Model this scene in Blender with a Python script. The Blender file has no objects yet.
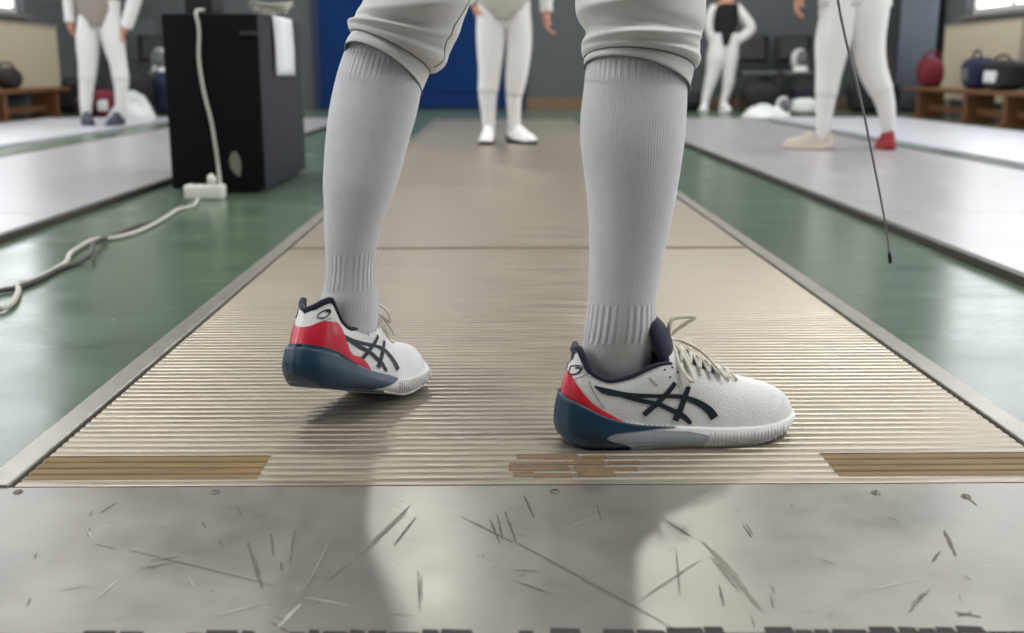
import bpy, bmesh, math, random
from mathutils import Vector, Matrix
random.seed(7)
PI = math.pi
S = bpy.context.scene
COL = S.collection
V = Vector

# ------------------------------------------------------------------ camera
F = 1100.0
CAM_Z = 0.48
PITCH = math.atan2(316.5 - 69.0, F)
YAW = -math.atan2(14.0, F)
cam_d = bpy.data.cameras.new('camera')
cam = bpy.data.objects.new('camera', cam_d)
COL.objects.link(cam)
cam.location = (0, 0, CAM_Z)
cam.rotation_euler = (PI / 2 - PITCH, 0, YAW)
cam_d.sensor_fit = 'HORIZONTAL'
cam_d.sensor_width = 36.0
cam_d.lens = F / 1024.0 * 36.0
cam_d.clip_start = 0.05
cam_d.clip_end = 200
cam_d.dof.use_dof = True
cam_d.dof.focus_distance = 1.42
cam_d.dof.aperture_fstop = 4.6
S.camera = cam
CM = cam.rotation_euler.to_matrix()


def ray(px, py):
    return CM @ V(((px - 512.0) / F, -(py - 316.5) / F, -1.0))


def gr(px, py, z=0.0):
    d = ray(px, py)
    t = (z - CAM_Z) / d.z
    return V((d.x * t, d.y * t, z))


def at(px, py, Y):
    d = ray(px, py)
    t = Y / d.y
    return V((d.x * t, Y, CAM_Z + d.z * t))


def ppm(px, py, Y):
    return F / (Y / ray(px, py).y)


# ------------------------------------------------------------------ materials
def srgb(r, g, b):
    def c(v):
        v /= 255.0
        return v / 12.92 if v <= 0.04045 else ((v + 0.055) / 1.055) ** 2.4
    return (c(r), c(g), c(b), 1.0)


MATS = {}


def mat(name, rgb, rough=0.6, metal=0.0, bump=0.0, bscale=200.0, var=0.0, vscale=8.0, stretch=None,
        spec=0.5, rvar=0.0, coat=0.0, sheen=0.0, emit=None, estr=0.0, trans=0.0, voronoi=False, rgb2=None, coord='Object'):
    if name in MATS:
        return MATS[name]
    m = bpy.data.materials.new(name)
    m.use_nodes = True
    nt = m.node_tree
    b = nt.nodes['Principled BSDF']
    c1 = srgb(*rgb)
    b.inputs['Base Color'].default_value = c1
    b.inputs['Roughness'].default_value = rough
    b.inputs['Metallic'].default_value = metal
    b.inputs['Specular IOR Level'].default_value = spec
    b.inputs['Coat Weight'].default_value = coat
    b.inputs['Sheen Weight'].default_value = sheen
    b.inputs['Transmission Weight'].default_value = trans
    if emit:
        b.inputs['Emission Color'].default_value = srgb(*emit)
        b.inputs['Emission Strength'].default_value = estr
    tc = nt.nodes.new('ShaderNodeTexCoord')
    src = tc.outputs[coord]
    if stretch:
        mp = nt.nodes.new('ShaderNodeMapping')
        mp.inputs['Scale'].default_value = stretch
        nt.links.new(src, mp.inputs['Vector'])
        src = mp.outputs['Vector']
    if var > 0 or rgb2:
        n = nt.nodes.new('ShaderNodeTexNoise')
        n.inputs['Scale'].default_value = vscale
        n.inputs['Detail'].default_value = 6
        n.inputs['Roughness'].default_value = 0.62
        nt.links.new(src, n.inputs['Vector'])
        r = nt.nodes.new('ShaderNodeValToRGB')
        r.color_ramp.elements[0].position = 0.33
        r.color_ramp.elements[1].position = 0.67
        if rgb2:
            a, z = c1, srgb(*rgb2)
        else:
            a = tuple(min(1, c * (1 - var)) for c in c1[:3]) + (1,)
            z = tuple(min(1, c * (1 + var)) for c in c1[:3]) + (1,)
        r.color_ramp.elements[0].color = a
        r.color_ramp.elements[1].color = z
        nt.links.new(n.outputs['Fac'], r.inputs['Fac'])
        nt.links.new(r.outputs['Color'], b.inputs['Base Color'])
        if rvar > 0:
            mr = nt.nodes.new('ShaderNodeMapRange')
            mr.inputs['From Min'].default_value = 0.3
            mr.inputs['From Max'].default_value = 0.7
            mr.inputs['To Min'].default_value = max(0.02, rough - rvar)
            mr.inputs['To Max'].default_value = rough + rvar
            nt.links.new(n.outputs['Fac'], mr.inputs['Value'])
            nt.links.new(mr.outputs['Result'], b.inputs['Roughness'])
    if bump > 0:
        if voronoi:
            n2 = nt.nodes.new('ShaderNodeTexVoronoi')
            out = n2.outputs['Distance']
        else:
            n2 = nt.nodes.new('ShaderNodeTexNoise')
            n2.inputs['Detail'].default_value = 4
            out = n2.outputs['Fac']
        n2.inputs['Scale'].default_value = bscale
        nt.links.new(src, n2.inputs['Vector'])
        bp = nt.nodes.new('ShaderNodeBump')
        bp.inputs['Strength'].default_value = bump
        bp.inputs['Distance'].default_value = 0.002
        nt.links.new(out, bp.inputs['Height'])
        nt.links.new(bp.outputs['Normal'], b.inputs['Normal'])
    MATS[name] = m
    return m


def add_bump(m, build, strength=0.5, dist=0.001):
    nt = m.node_tree
    b = nt.nodes['Principled BSDF']
    h = build(nt)
    bp = nt.nodes.new('ShaderNodeBump')
    bp.inputs['Strength'].default_value = strength
    bp.inputs['Distance'].default_value = dist
    nt.links.new(h, bp.inputs['Height'])
    old = b.inputs['Normal'].links
    if old:
        nt.links.new(old[0].from_socket, bp.inputs['Normal'])
    nt.links.new(bp.outputs['Normal'], b.inputs['Normal'])


M_floor = mat('green sports floor', (88, 106, 88), 0.23, var=0.1, vscale=3.0, bump=0.14, bscale=16.0, stretch=(.7, 1.6, 1), rvar=0.05, spec=0.30)
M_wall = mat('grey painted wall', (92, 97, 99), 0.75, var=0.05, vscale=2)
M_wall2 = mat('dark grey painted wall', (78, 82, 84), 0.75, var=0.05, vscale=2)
M_ceil = mat('white ceiling', (190, 188, 182), 0.9, var=0.03)
M_skirt = mat('brown wood trim', (112, 88, 66), 0.5, var=0.15, vscale=20)
M_blue = mat('blue door paint', (4, 42, 92), 0.8, spec=0.2, var=0.06, vscale=3)
M_blue2 = mat('dark blue frame paint', (10, 32, 70), 0.5)
M_frame = mat('white window frame', (205, 205, 200), 0.5)
M_sill = mat('grey stone sill', (120, 118, 112), 0.6, var=0.1)
M_pane = mat('bright window glass', (235, 240, 245), 0.1, emit=(245, 247, 252), estr=3.3)
M_alu = mat('worn aluminium plate', (148, 146, 138), 0.32, metal=0.75, var=0.12, vscale=9, rvar=0.05, bump=0.05, bscale=60)
M_groove = mat('grooved aluminium', (164, 156, 142), 0.36, metal=0.7, var=0.13, vscale=9, stretch=(0.6, 6, 1), rvar=0.08)
M_far = mat('matt aluminium', (168, 165, 167), 0.32, metal=0.15, var=0.05, vscale=3, rvar=0.04)
M_white_piste = mat('pale aluminium', (206, 208, 214), 0.35, metal=0.2, var=0.04, vscale=3)
M_rail = mat('aluminium edge rail', (168, 164, 154), 0.36, metal=0.7, var=0.1, vscale=30)
M_railside = mat('dark bronze edge', (74, 70, 62), 0.5, metal=0.5)
M_gap = mat('dark gap', (30, 29, 27), 0.8)
M_brown = mat('brown line paint', (116, 92, 52), 0.6, var=0.22, vscale=30, stretch=(0.4, 3, 1))
M_joint = mat('tan joint strip', (108, 84, 56), 0.7, var=0.15, vscale=30)
M_scr = mat('dark scratch', (92, 89, 80), 0.6, metal=0.3, var=0.25, vscale=300)
M_scr2 = mat('pale scratch', (190, 186, 175), 0.45, metal=0.7)
M_scr3 = mat('grey scuff', (128, 124, 114), 0.5, metal=0.5, var=0.2, vscale=250)
M_lettering = mat('dark lettering strip', (46, 42, 38), 0.8, var=0.3, vscale=80)
M_screw = mat('steel screw', (110, 108, 100), 0.4, metal=0.9)

M_knit = mat('white knit sock', (214, 213, 216), 0.9, sheen=0.3, var=0.03, vscale=60)
M_breech = mat('white breeches cloth', (216, 214, 210), 0.85, sheen=0.2, var=0.02, vscale=40, bump=0.12, bscale=700)
M_seam = mat('grey seam thread', (120, 122, 126), 0.9)
M_shoe = mat('white shoe mesh', (238, 237, 235), 0.6, var=0.02, vscale=60)
M_shoew = mat('white shoe rubber', (234, 233, 231), 0.5)
M_teal = mat('dark teal rubber', (22, 56, 78), 0.42, var=0.08, vscale=50)
M_gel = mat('grey gel cushion', (150, 158, 166), 0.25, coat=0.3, var=0.06, vscale=40)
M_rib = mat('pale grey rubber', (196, 196, 198), 0.5)
M_red = mat('red heel plastic', (205, 26, 52), 0.35, coat=0.2)
M_redd = mat('deep red heel plastic', (160, 20, 44), 0.4)
M_navy = mat('navy lining cloth', (25, 27, 52), 0.85, sheen=0.2, bump=0.2, bscale=900)
M_stripe = mat('dark navy stripe', (28, 42, 54), 0.5)
M_lace = mat('cream lace', (226, 222, 208), 0.85, bump=0.3, bscale=1500)
M_thread = mat('grey stitch', (140, 138, 132), 0.8)

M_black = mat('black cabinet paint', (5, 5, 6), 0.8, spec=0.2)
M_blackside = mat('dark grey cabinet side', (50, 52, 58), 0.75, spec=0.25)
M_blk = mat('black plastic', (18, 18, 20), 0.5)
M_paper = mat('white paper', (226, 228, 235), 0.85)
M_cable = mat('grey white cable', (190, 188, 176), 0.55)
M_cabled = mat('dark grey cable', (62, 62, 58), 0.6)
M_plug = mat('white plug plastic', (222, 222, 212), 0.4)
M_mark = mat('olive grey mark', (110, 112, 96), 0.7)

M_suit = mat('white fencing cloth', (222, 220, 216), 0.85, sheen=0.2)
M_lame = mat('grey lame cloth', (176, 170, 160), 0.6, metal=0.1, var=0.06, vscale=20)
M_lamed = mat('brown grey lame cloth', (140, 132, 122), 0.6, metal=0.1, var=0.06, vscale=20)
M_vest = mat('black vest cloth', (14, 14, 16), 0.85)
M_skin = mat('skin', (196, 140, 116), 0.55)
M_hair = mat('brown hair', (60, 42, 30), 0.7)
M_glove = mat('tan glove leather', (188, 176, 164), 0.7)
M_shoedk = mat('dark shoe', (52, 56, 74), 0.6)
M_shoered = mat('red shoe', (150, 36, 40), 0.6)
M_shoecr = mat('cream shoe', (196, 186, 172), 0.6)
M_soledk = mat('dark sole rubber', (48, 34, 36), 0.6)
M_steel = mat('blade steel', (128, 128, 124), 0.4, metal=0.6)
M_rad = mat('cream radiator enamel', (196, 188, 164), 0.5)
M_rad2 = mat('darker cream radiator enamel', (176, 168, 146), 0.5)  # slightly darker cream for the top grille and pipes
M_wood = mat('brown bench wood', (112, 74, 44), 0.55, var=0.2, vscale=12, stretch=(1, 6, 6))
M_bag = mat('black bag nylon', (22, 23, 28), 0.75, bump=0.2, bscale=60)
M_bagb = mat('navy bag nylon', (24, 30, 62), 0.75, bump=0.2, bscale=60)
M_bagr = mat('red bag nylon', (104, 18, 34), 0.75, bump=0.2, bscale=60)
M_bagmr = mat('maroon bag nylon', (62, 22, 28), 0.75)
M_bagbr = mat('brown bag leather', (40, 31, 26), 0.7, bump=0.2, bscale=60)
M_cloth = mat('white cotton cloth', (214, 216, 214), 0.9, bump=0.2, bscale=40)
M_curt = mat('grey blue curtain', (122, 130, 142), 0.85)
M_chair = mat('grey chair plastic', (96, 98, 100), 0.55)
M_meshm = mat('dark mask mesh', (40, 40, 42), 0.5, metal=0.5)

# knit ribs on the socks, driven by the UV map of the sock (u around, v metres up)
def sock_ribs(nt):
    uv = nt.nodes.new('ShaderNodeTexCoord').outputs['UV']
    sep = nt.nodes.new('ShaderNodeSeparateXYZ')
    nt.links.new(uv, sep.inputs[0])

    def mth(op, a, b=None, clamp=False):
        n = nt.nodes.new('ShaderNodeMath')
        n.operation = op
        n.use_clamp = clamp
        for i, q in enumerate((a, b)):
            if q is None:
                continue
            if isinstance(q, (int, float)):
                n.inputs[i].default_value = q
            else:
                nt.links.new(q, n.inputs[i])
        return n.outputs[0]
    u, v = sep.outputs['X'], sep.outputs['Y']

    def band(lo, hi, e):
        a = mth('MULTIPLY', mth('SUBTRACT', v, lo), 1 / e, True)
        c = mth('MULTIPLY', mth('SUBTRACT', hi, v), 1 / e, True)
        return mth('MULTIPLY', a, c)
    wave = mth('SINE', mth('MULTIPLY', u, 2 * PI * 30))
    wave2 = mth('SINE', mth('MULTIPLY', u, 2 * PI * 50))
    fine = mth('SINE', mth('MULTIPLY', u, 2 * PI * 110))
    low = mth('MULTIPLY', wave, band(0.0, 0.052, 0.004))
    top = mth('MULTIPLY', wave2, band(0.970, 1.5, 0.012))
    nz = nt.nodes.new('ShaderNodeTexNoise')
    nz.inputs['Scale'].default_value = 1.0
    nz.inputs['Detail'].default_value = 2
    mp = nt.nodes.new('ShaderNodeMapping')
    mp.inputs['Scale'].default_value = (110, 380, 1)
    nt.links.new(uv, mp.inputs['Vector'])
    nt.links.new(mp.outputs['Vector'], nz.inputs['Vector'])
    s = mth('ADD', mth('MULTIPLY', low, 0.9), mth('MULTIPLY', top, 0.4))
    s = mth('ADD', s, mth('MULTIPLY', fine, 0.16))
    s = mth('ADD', s, mth('MULTIPLY', nz.outputs['Fac'], 0.55))
    return s


add_bump(M_knit, sock_ribs, 0.75, 0.0013)


def shoe_mesh(nt):
    tc = nt.nodes.new('ShaderNodeTexCoord').outputs['Object']
    n = nt.nodes.new('ShaderNodeTexVoronoi')
    n.inputs['Scale'].default_value = 420
    nt.links.new(tc, n.inputs['Vector'])
    return n.outputs['Distance']


add_bump(M_shoe, shoe_mesh, 0.28, 0.0012)

# ------------------------------------------------------------------ helpers


def link(o, parent=None):
    COL.objects.link(o)
    if parent is not None:
        o.parent = parent
    return o


def tag(o, label=None, cat=None, group=None, kind=None):
    if label:
        o['label'] = label
    if cat:
        o['category'] = cat
    if group:
        o['group'] = group
    if kind:
        o['kind'] = kind
    return o


def empty(name, loc, label, cat, group=None, rz=0.0):
    o = bpy.data.objects.new(name, None)
    o.empty_display_size = 0.1
    o.location = loc
    o.rotation_euler = (0, 0, rz)
    link(o)
    return tag(o, label, cat, group)


def mo(name, verts, faces, mats, parent=None, smooth=True, mi=None, world=True, fix=True):
    """one mesh object. verts are world coordinates; when parented they are moved into the parent's frame"""
    me = bpy.data.meshes.new(name)
    vs = [V(v) for v in verts]
    if parent is not None and world:
        inv = par_matrix(parent).inverted()
        vs = [inv @ v for v in vs]
    me.from_pydata([tuple(v) for v in vs], [], [tuple(f) for f in faces])
    if not isinstance(mats, (list, tuple)):
        mats = [mats]
    for m in mats:
        me.materials.append(m)
    if mi:
        for p, i in zip(me.polygons, mi):
            p.material_index = i
    if fix:
        bm = bmesh.new()
        bm.from_mesh(me)
        bmesh.ops.recalc_face_normals(bm, faces=bm.faces)
        bm.to_mesh(me)
        bm.free()
    if smooth:
        for p in me.polygons:
            p.use_smooth = True
    me.update()
    o = bpy.data.objects.new(name, me)
    return link(o, parent)


def par_matrix(p):
    m = Matrix.Identity(4)
    while p is not None:
        m = p.matrix_basis @ m
        p = p.parent
    return m


def recenter(o, pt):
    """put a top level mesh object's origin at pt"""
    pt = V(pt)
    for v in o.data.vertices:
        v.co -= pt
    o.location = pt
    return o


class MB:
    def __init__(self):
        self.v, self.f, self.m = [], [], []

    def add(self, vs, fs, mi=0):
        n = len(self.v)
        self.v += [V(v) for v in vs]
        self.f += [tuple(i + n for i in f) for f in fs]
        self.m += [mi] * len(fs)
        return self

    def box(self, lo, hi, mi=0, bev=0.0, mtx=None):
        lo, hi = V(lo), V(hi)
        bm = bmesh.new()
        bmesh.ops.create_cube(bm, size=1.0)
        for v in bm.verts:
            v.co = V([lo[i] + (v.co[i] + 0.5) * (hi[i] - lo[i]) for i in range(3)])
        if bev > 0:
            bmesh.ops.bevel(bm, geom=list(bm.edges), offset=bev, segments=2, affect='EDGES', profile=0.5)
        bm.verts.index_update()
        vs = [v.co.copy() for v in bm.verts]
        if mtx is not None:
            vs = [mtx @ v for v in vs]
        fs = [[v.index for v in f.verts] for f in bm.faces]
        bm.free()
        return self.add(vs, fs, mi)

    def quad(self, a, b, c, d, mi=0):
        return self.add([a, b, c, d], [(0, 1, 2, 3)], mi)

    def loft(self, rings, caps=True, closed=True, mi=0):
        n = len(rings[0])
        vs = [p for r in rings for p in r]
        fs = []
        k = n if closed else n - 1
        for i in range(len(rings) - 1):
            for j in range(k):
                a = i * n + j
                b = i * n + (j + 1) % n
                fs.append((a, b, b + n, a + n))
        if caps and closed:
            fs.append(tuple(range(n))[::-1])
            fs.append(tuple(range((len(rings) - 1) * n, len(rings) * n)))
        return self.add(vs, fs, mi)

    def tube(self, path, rad, seg=8, mi=0, caps=True, flat=1.0):
        path = [V(p) for p in path]
        n = len(path)
        if not callable(rad) and not isinstance(rad, (list, tuple)):
            rad = [rad] * n
        rings = []
        up = None
        for i, p in enumerate(path):
            t = (path[min(i + 1, n - 1)] - path[max(i - 1, 0)])
            t = t.normalized() if t.length > 1e-9 else V((0, 0, 1))
            if up is None:
                up = V((0, 0, 1)) if abs(t.z) < 0.9 else V((0, -1, 0))
            s = t.cross(up)
            if s.length < 1e-6:
                s = t.orthogonal()
            s.normalize()
            up = s.cross(t).normalized()
            r = rad[i]
            rings.append([p + s * r * math.cos(2 * PI * k / seg) + up * r * flat * math.sin(2 * PI * k / seg) for k in range(seg)])
        return self.loft(rings, caps, True, mi)

    def ellipsoid(self, c, r, nu=16, nv=10, mi=0, mtx=None):
        rings = []
        for i in range(1, nv):
            a = PI * i / nv
            rings.append([V((c[0] + r[0] * math.sin(a) * math.cos(2 * PI * k / nu),
                             c[1] + r[1] * math.sin(a) * math.sin(2 * PI * k / nu),
                             c[2] - r[2] * math.cos(a))) for k in range(nu)])
        if mtx is not None:
            rings = [[mtx @ p for p in q] for q in rings]
        return self.loft(rings, True, True, mi)

    def build(self, name, mats, parent=None, smooth=True, world=True):
        return mo(name, self.v, self.f, mats, parent, smooth, self.m, world)


def shade_auto(o, ang=35):
    """flat look on hard edges, smooth on round ones"""
    me = o.data
    bm = bmesh.new()
    bm.from_mesh(me)
    for e in bm.edges:
        if len(e.link_faces) == 2:
            e.smooth = e.calc_face_angle(0) < math.radians(ang)
    bm.to_mesh(me)
    bm.free()
    return o


def spline(pts, n):
    """catmull-rom through tuples (any dimension), n samples"""
    P = [tuple(p) for p in pts]
    out = []
    m = len(P) - 1
    for i in range(n):
        t = i / (n - 1) * m
        k = min(int(t), m - 1)
        u = t - k
        p0, p1, p2, p3 = P[max(k - 1, 0)], P[k], P[k + 1], P[min(k + 2, m)]
        out.append(tuple(0.5 * (2 * b + (c - a) * u + (2 * a - 5 * b + 4 * c - d) * u * u + (3 * b - a - 3 * c + d) * u ** 3)
                         for a, b, c, d in zip(p0, p1, p2, p3)))
    return out


def interp(tab, x):
    """smooth monotone-ish interpolation of a table"""
    if x <= tab[0][0]:
        return tab[0][1]
    if x >= tab[-1][0]:
        return tab[-1][1]
    for i in range(len(tab) - 1):
        x0, y0 = tab[i]
        x1, y1 = tab[i + 1]
        if x0 <= x <= x1:
            def slope(k):
                if k <= 0 or k >= len(tab) - 1:
                    j = max(0, min(k, len(tab) - 2))
                    return (tab[j + 1][1] - tab[j][1]) / (tab[j + 1][0] - tab[j][0])
                a = (tab[k][1] - tab[k - 1][1]) / (tab[k][0] - tab[k - 1][0])
                b = (tab[k + 1][1] - tab[k][1]) / (tab[k + 1][0] - tab[k][0])
                return 0 if a * b <= 0 else 2 * a * b / (a + b)
            h = x1 - x0
            t = (x - x0) / h
            m0, m1 = slope(i) * h, slope(i + 1) * h
            return ((2 * t ** 3 - 3 * t * t + 1) * y0 + (t ** 3 - 2 * t * t + t) * m0
                    + (-2 * t ** 3 + 3 * t * t) * y1 + (t ** 3 - t * t) * m1)


def sstep(a, b, x):
    t = max(0.0, min(1.0, (x - a) / (b - a)))
    return t * t * (3 - 2 * t)


def skin(name, nodes, edges, m, parent, sub=2):
    """nodes: (pos, rx, ry); continuous surface grown on a skeleton"""
    me = bpy.data.meshes.new(name)
    me.from_pydata([tuple(n[0]) for n in nodes], edges, [])
    tmp = bpy.data.objects.new(name, me)
    COL.objects.link(tmp)
    sk = tmp.modifiers.new('s', 'SKIN')
    sk.use_smooth_shade = True
    if not me.skin_vertices:
        bm = bmesh.new()
        bm.from_mesh(me)
        bm.verts.layers.skin.verify()
        bm.to_mesh(me)
        bm.free()
    for i, n in enumerate(nodes):
        d = me.skin_vertices[0].data[i]
        d.radius = (n[1], n[2])
        d.use_root = (i == 0)
    ss = tmp.modifiers.new('u', 'SUBSURF')
    ss.levels = sub
    ss.render_levels = sub
    dg = bpy.context.evaluated_depsgraph_get()
    dg.update()
    ev = tmp.evaluated_get(dg)
    em = ev.to_mesh()
    vs = [v.co.copy() for v in em.vertices]
    fs = [tuple(p.vertices) for p in em.polygons]
    ev.to_mesh_clear()
    bpy.data.objects.remove(tmp)
    bpy.data.meshes.remove(me)
    return mo(name, vs, fs, m, parent)


# ------------------------------------------------------------------ room
XL, XR, YB, YF, ZC = -4.9, 4.9, 13.6, -4.0, 5.2
o = MB().quad((XL, YF, 0), (XR, YF, 0), (XR, YB, 0), (XL, YB, 0)).build('floor', M_floor, smooth=False)
tag(o, kind='structure')
o = MB().box((XL - .2, YF - .2, ZC), (XR + .2, YB + .2, ZC + .15)).build('ceiling', M_ceil, smooth=False)
tag(o, kind='structure')
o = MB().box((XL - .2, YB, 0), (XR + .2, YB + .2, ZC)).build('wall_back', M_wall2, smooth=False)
tag(o, kind='structure')
o = MB().box((XL - .2, YF - .2, 0), (XR + .2, YF, ZC)).build('wall_front', M_wall, smooth=False)
tag(o, kind='structure')
WIN = [(9.2, 11.85), (5.9, 8.55), (2.6, 5.25), (-.7, 1.95)]  # last span added beside the camera, unseen, as side light for the legs
Z0, Z1 = 1.02, 4.3
wn = 0
for side, X in (('left', XL), ('right', XR)):
    sg = -1 if side == 'left' else 1
    x0, x1 = sorted((X, X + sg * .25))
    b = MB()
    b.box((x0, YF, 0), (x1, YB, Z0)).box((x0, YF, Z1), (x1, YB, ZC))
    ys = [YF] + [q for w in sorted(WIN) for q in w] + [YB]
    for i in range(0, len(ys), 2):
        b.box((x0, ys[i], Z0), (x1, ys[i + 1], Z1))
    tag(b.build('wall_' + side, M_wall, smooth=False), kind='structure')
    for (a, c) in WIN:
        wn += 1
        w = MB()
        xc = X + sg * .10
        q = .03
        w.box((xc - q, a, Z0), (xc + q, c, Z0 + .07)).box((xc - q, a, Z1 - .07), (xc + q, c, Z1))
        for k in range(4):
            yy = a + (c - a - .06) * k / 3
            w.box((xc - q, yy, Z0 + .07), (xc + q, yy + .06, Z1 - .07))
        w.box((xc - q * .8, a + .06, 2.5), (xc + q * .8, c - .06, 2.56))
        fr = tag(w.build('window_%d' % wn, M_frame, smooth=False), kind='structure')
        MB().box((xc + sg * .005, a + .03, Z0 + .03), (xc + sg * .015, c - .03, Z1 - .03)).build('window_pane', M_pane, fr, smooth=False)
        xs = sorted((X - sg * .06, X + sg * .20))
        MB().box((xs[0], a - .05, Z0 - .04), (xs[1], c + .05, Z0 + .005), 0, .006).build('window_sill', M_sill, fr, smooth=False)
b = MB().box((at(521, 60, YB).x, YB - .025, 0), (XR, YB - .001, .14), 0, .004)
tag(b.build('baseboard_back', M_skirt, smooth=False), kind='structure')
# blue double door in the back wall
dx0, dx1 = at(321, 60, YB).x, at(521, 60, YB).x
d = MB().box((dx0 - .08, YB - .05, 0), (dx0, YB - .001, 2.7)).box((dx1, YB - .05, 0), (dx1 + .06, YB - .001, 2.7)).box((dx0 - .08, YB - .05, 2.62), (dx1 + .06, YB - .001, 2.7))
dr = tag(d.build('door_1', M_blue2, smooth=False), kind='structure')
mid = (dx0 + dx1) / 2
for a, c in ((dx0, mid - .004), (mid + .004, dx1)):
    p = MB().box((a + .004, YB - .04, .02), (c - .004, YB - .002, 2.61), 0, .004)
    p.box((a + .12, YB - .048, .2), (c - .12, YB - .036, 1.15), 0, .004).box((a + .12, YB - .048, 1.35), (c - .12, YB - .036, 2.45), 0, .004)
    p.build('door_leaf', M_blue, dr, smooth=False)
h = MB()
for s in (-1, 1):
    h.tube([(mid + s * .06, YB - .04, 1.2), (mid + s * .06, YB - .09, 1.2), (mid + s * .17, YB - .09, 1.2)], .011, 8)
h.build('door_handle', M_screw, dr)

# ------------------------------------------------------------------ pistes
PZ = 0.02
PER = 0.02


def groove_prof(n, y0):
    pr = []
    for k in range(n):
        for (a, z) in ((0, -.0004), (.0025, 0), (.0110, 0), (.0140, -.0006), (.0154, -.0018), (.0186, -.0018)):
            pr.append((y0 + k * PER + a, z))
    pr.append((y0 + n * PER, -.0005))
    return pr


def extrude_prof(b, pr, x0, x1, zoff, mi=0, base=None):
    vs = [(x0, y, zoff + z) for y, z in pr] + [(x1, y, zoff + z) for y, z in pr]
    n = len(pr)
    b.add(vs, [(i, n + i, n + i + 1, i + 1) for i in range(n - 1)], mi)
    if base is not None:
        ya, yb = pr[0][0], pr[-1][0]
        za, zb = zoff + pr[0][1], zoff + pr[-1][1]
        b.quad((x0, ya, base), (x1, ya, base), (x1, ya, za), (x0, ya, za), mi)
        b.quad((x0, yb, base), (x0, yb, zb), (x1, yb, zb), (x1, yb, base), mi)
        b.add([(x0, ya, base), (x0, yb, base)] + [(x0, y, zoff + z) for y, z in reversed(pr)], [tuple(range(n + 2))], mi)
        b.add([(x1, ya, base), (x1, yb, base)] + [(x1, y, zoff + z) for y, z in reversed(pr)], [tuple(range(n + 2))[::-1]], mi)


PX0, PX1 = -0.587, 0.696
YA = 1.174                                     # front edge of the first grooved panel
NP = 84
piste = empty('fencing_piste', (0.05, 1.2, 0), 'grooved aluminium fencing piste with a smooth scratched front plate, under the fencer in front', 'piste')
# under-frame that shows dark in the gaps
MB().box((PX0 + .002, -.6, .001), (PX1 - .002, 10.55, .012)).build('under_frame', M_gap, piste, smooth=False)
gx0, gx1 = PX0 + .040, PX1 - .040
y = YA + .003
k = 0
while y < 10.2:
    n = min(NP, int((10.5 - y) / PER))
    b = MB()
    extrude_prof(b, groove_prof(n, y), gx0, gx1, PZ, 0, .012)
    shade_auto(b.build('grooved_panel', M_groove, piste), 25)
    y += n * PER
    if y < 10.2:
        MB().box((gx0, y + .002, .012), (gx1, y + .028, PZ + .0005), 0, .0008).build('joint_strip', M_joint if k == 0 else M_groove, piste, smooth=False)
        y += .030
    k += 1
for xa, xb in ((PX0, PX0 + .034), (PX1 - .034, PX1)):
    MB().box((xa, YA, .0), (xb, 10.52, PZ + .003), 0, .002).build('edge_rail', M_rail, piste, smooth=False)
# painted lines follow the ridges
for (xa, xb) in ((gx0 + .001, -.278), (.394, gx1 - .001)):
    b = MB()
    extrude_prof(b, groove_prof(4, YA + .003 + PER), xa, xb, PZ + .0004)
    shade_auto(b.build('painted_line', M_brown, piste), 25)
b = MB()
M_rem = mat('faded brown paint', (112, 92, 66), 0.6, var=0.25, vscale=60)
for r in range(4):
    x = .02 + random.uniform(-.01, .01)
    pr = groove_prof(1, YA + .003 + PER * (1 + r))
    while x < .13:
        w = random.uniform(.02, .05)
        j = random.randint(0, 2)
        extrude_prof(b, pr[min(j, 1):len(pr) - random.randint(0, 2)], x, x + w, PZ + .0004)
        x += w + random.choice((0, 0, 0, .002, .006))
b.build('worn_paint_patch', M_rem, piste)

# smooth front plate with its scratches
YP = 0.836
b = MB().box((PX0, YP, .012), (PX1, YA - .0015, PZ + .0005), 0, .0008)
rs = random.Random(3)


SN = [0]


def scratch(x0, y0, x1, y1, w, mi=1, rag=0.35):
    SN[0] += 1
    zz = PZ + .0007 + SN[0] * 6e-6
    a, c = gr(x0, y0, zz), gr(x1, y1, zz)
    w = w / 1000.0 * 1.15
    d = c - a
    s = V((-d.y, d.x, 0)).normalized()
    n = 9
    L, R = [], []
    for i in range(n + 1):
        t = i / n
        ww = w * .5 * (math.sin(PI * (0.06 + .88 * t)) ** .6) * (1 + rs.uniform(-rag, rag))
        p = a + d * t + s * rs.uniform(-1, 1) * w * .12
        L.append(p + s * ww)
        R.append(p - s * ww)
    vs = L + R
    b.add(vs, [(i, i + 1, n + 2 + i, n + 1 + i) for i in range(n)], mi)


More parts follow.
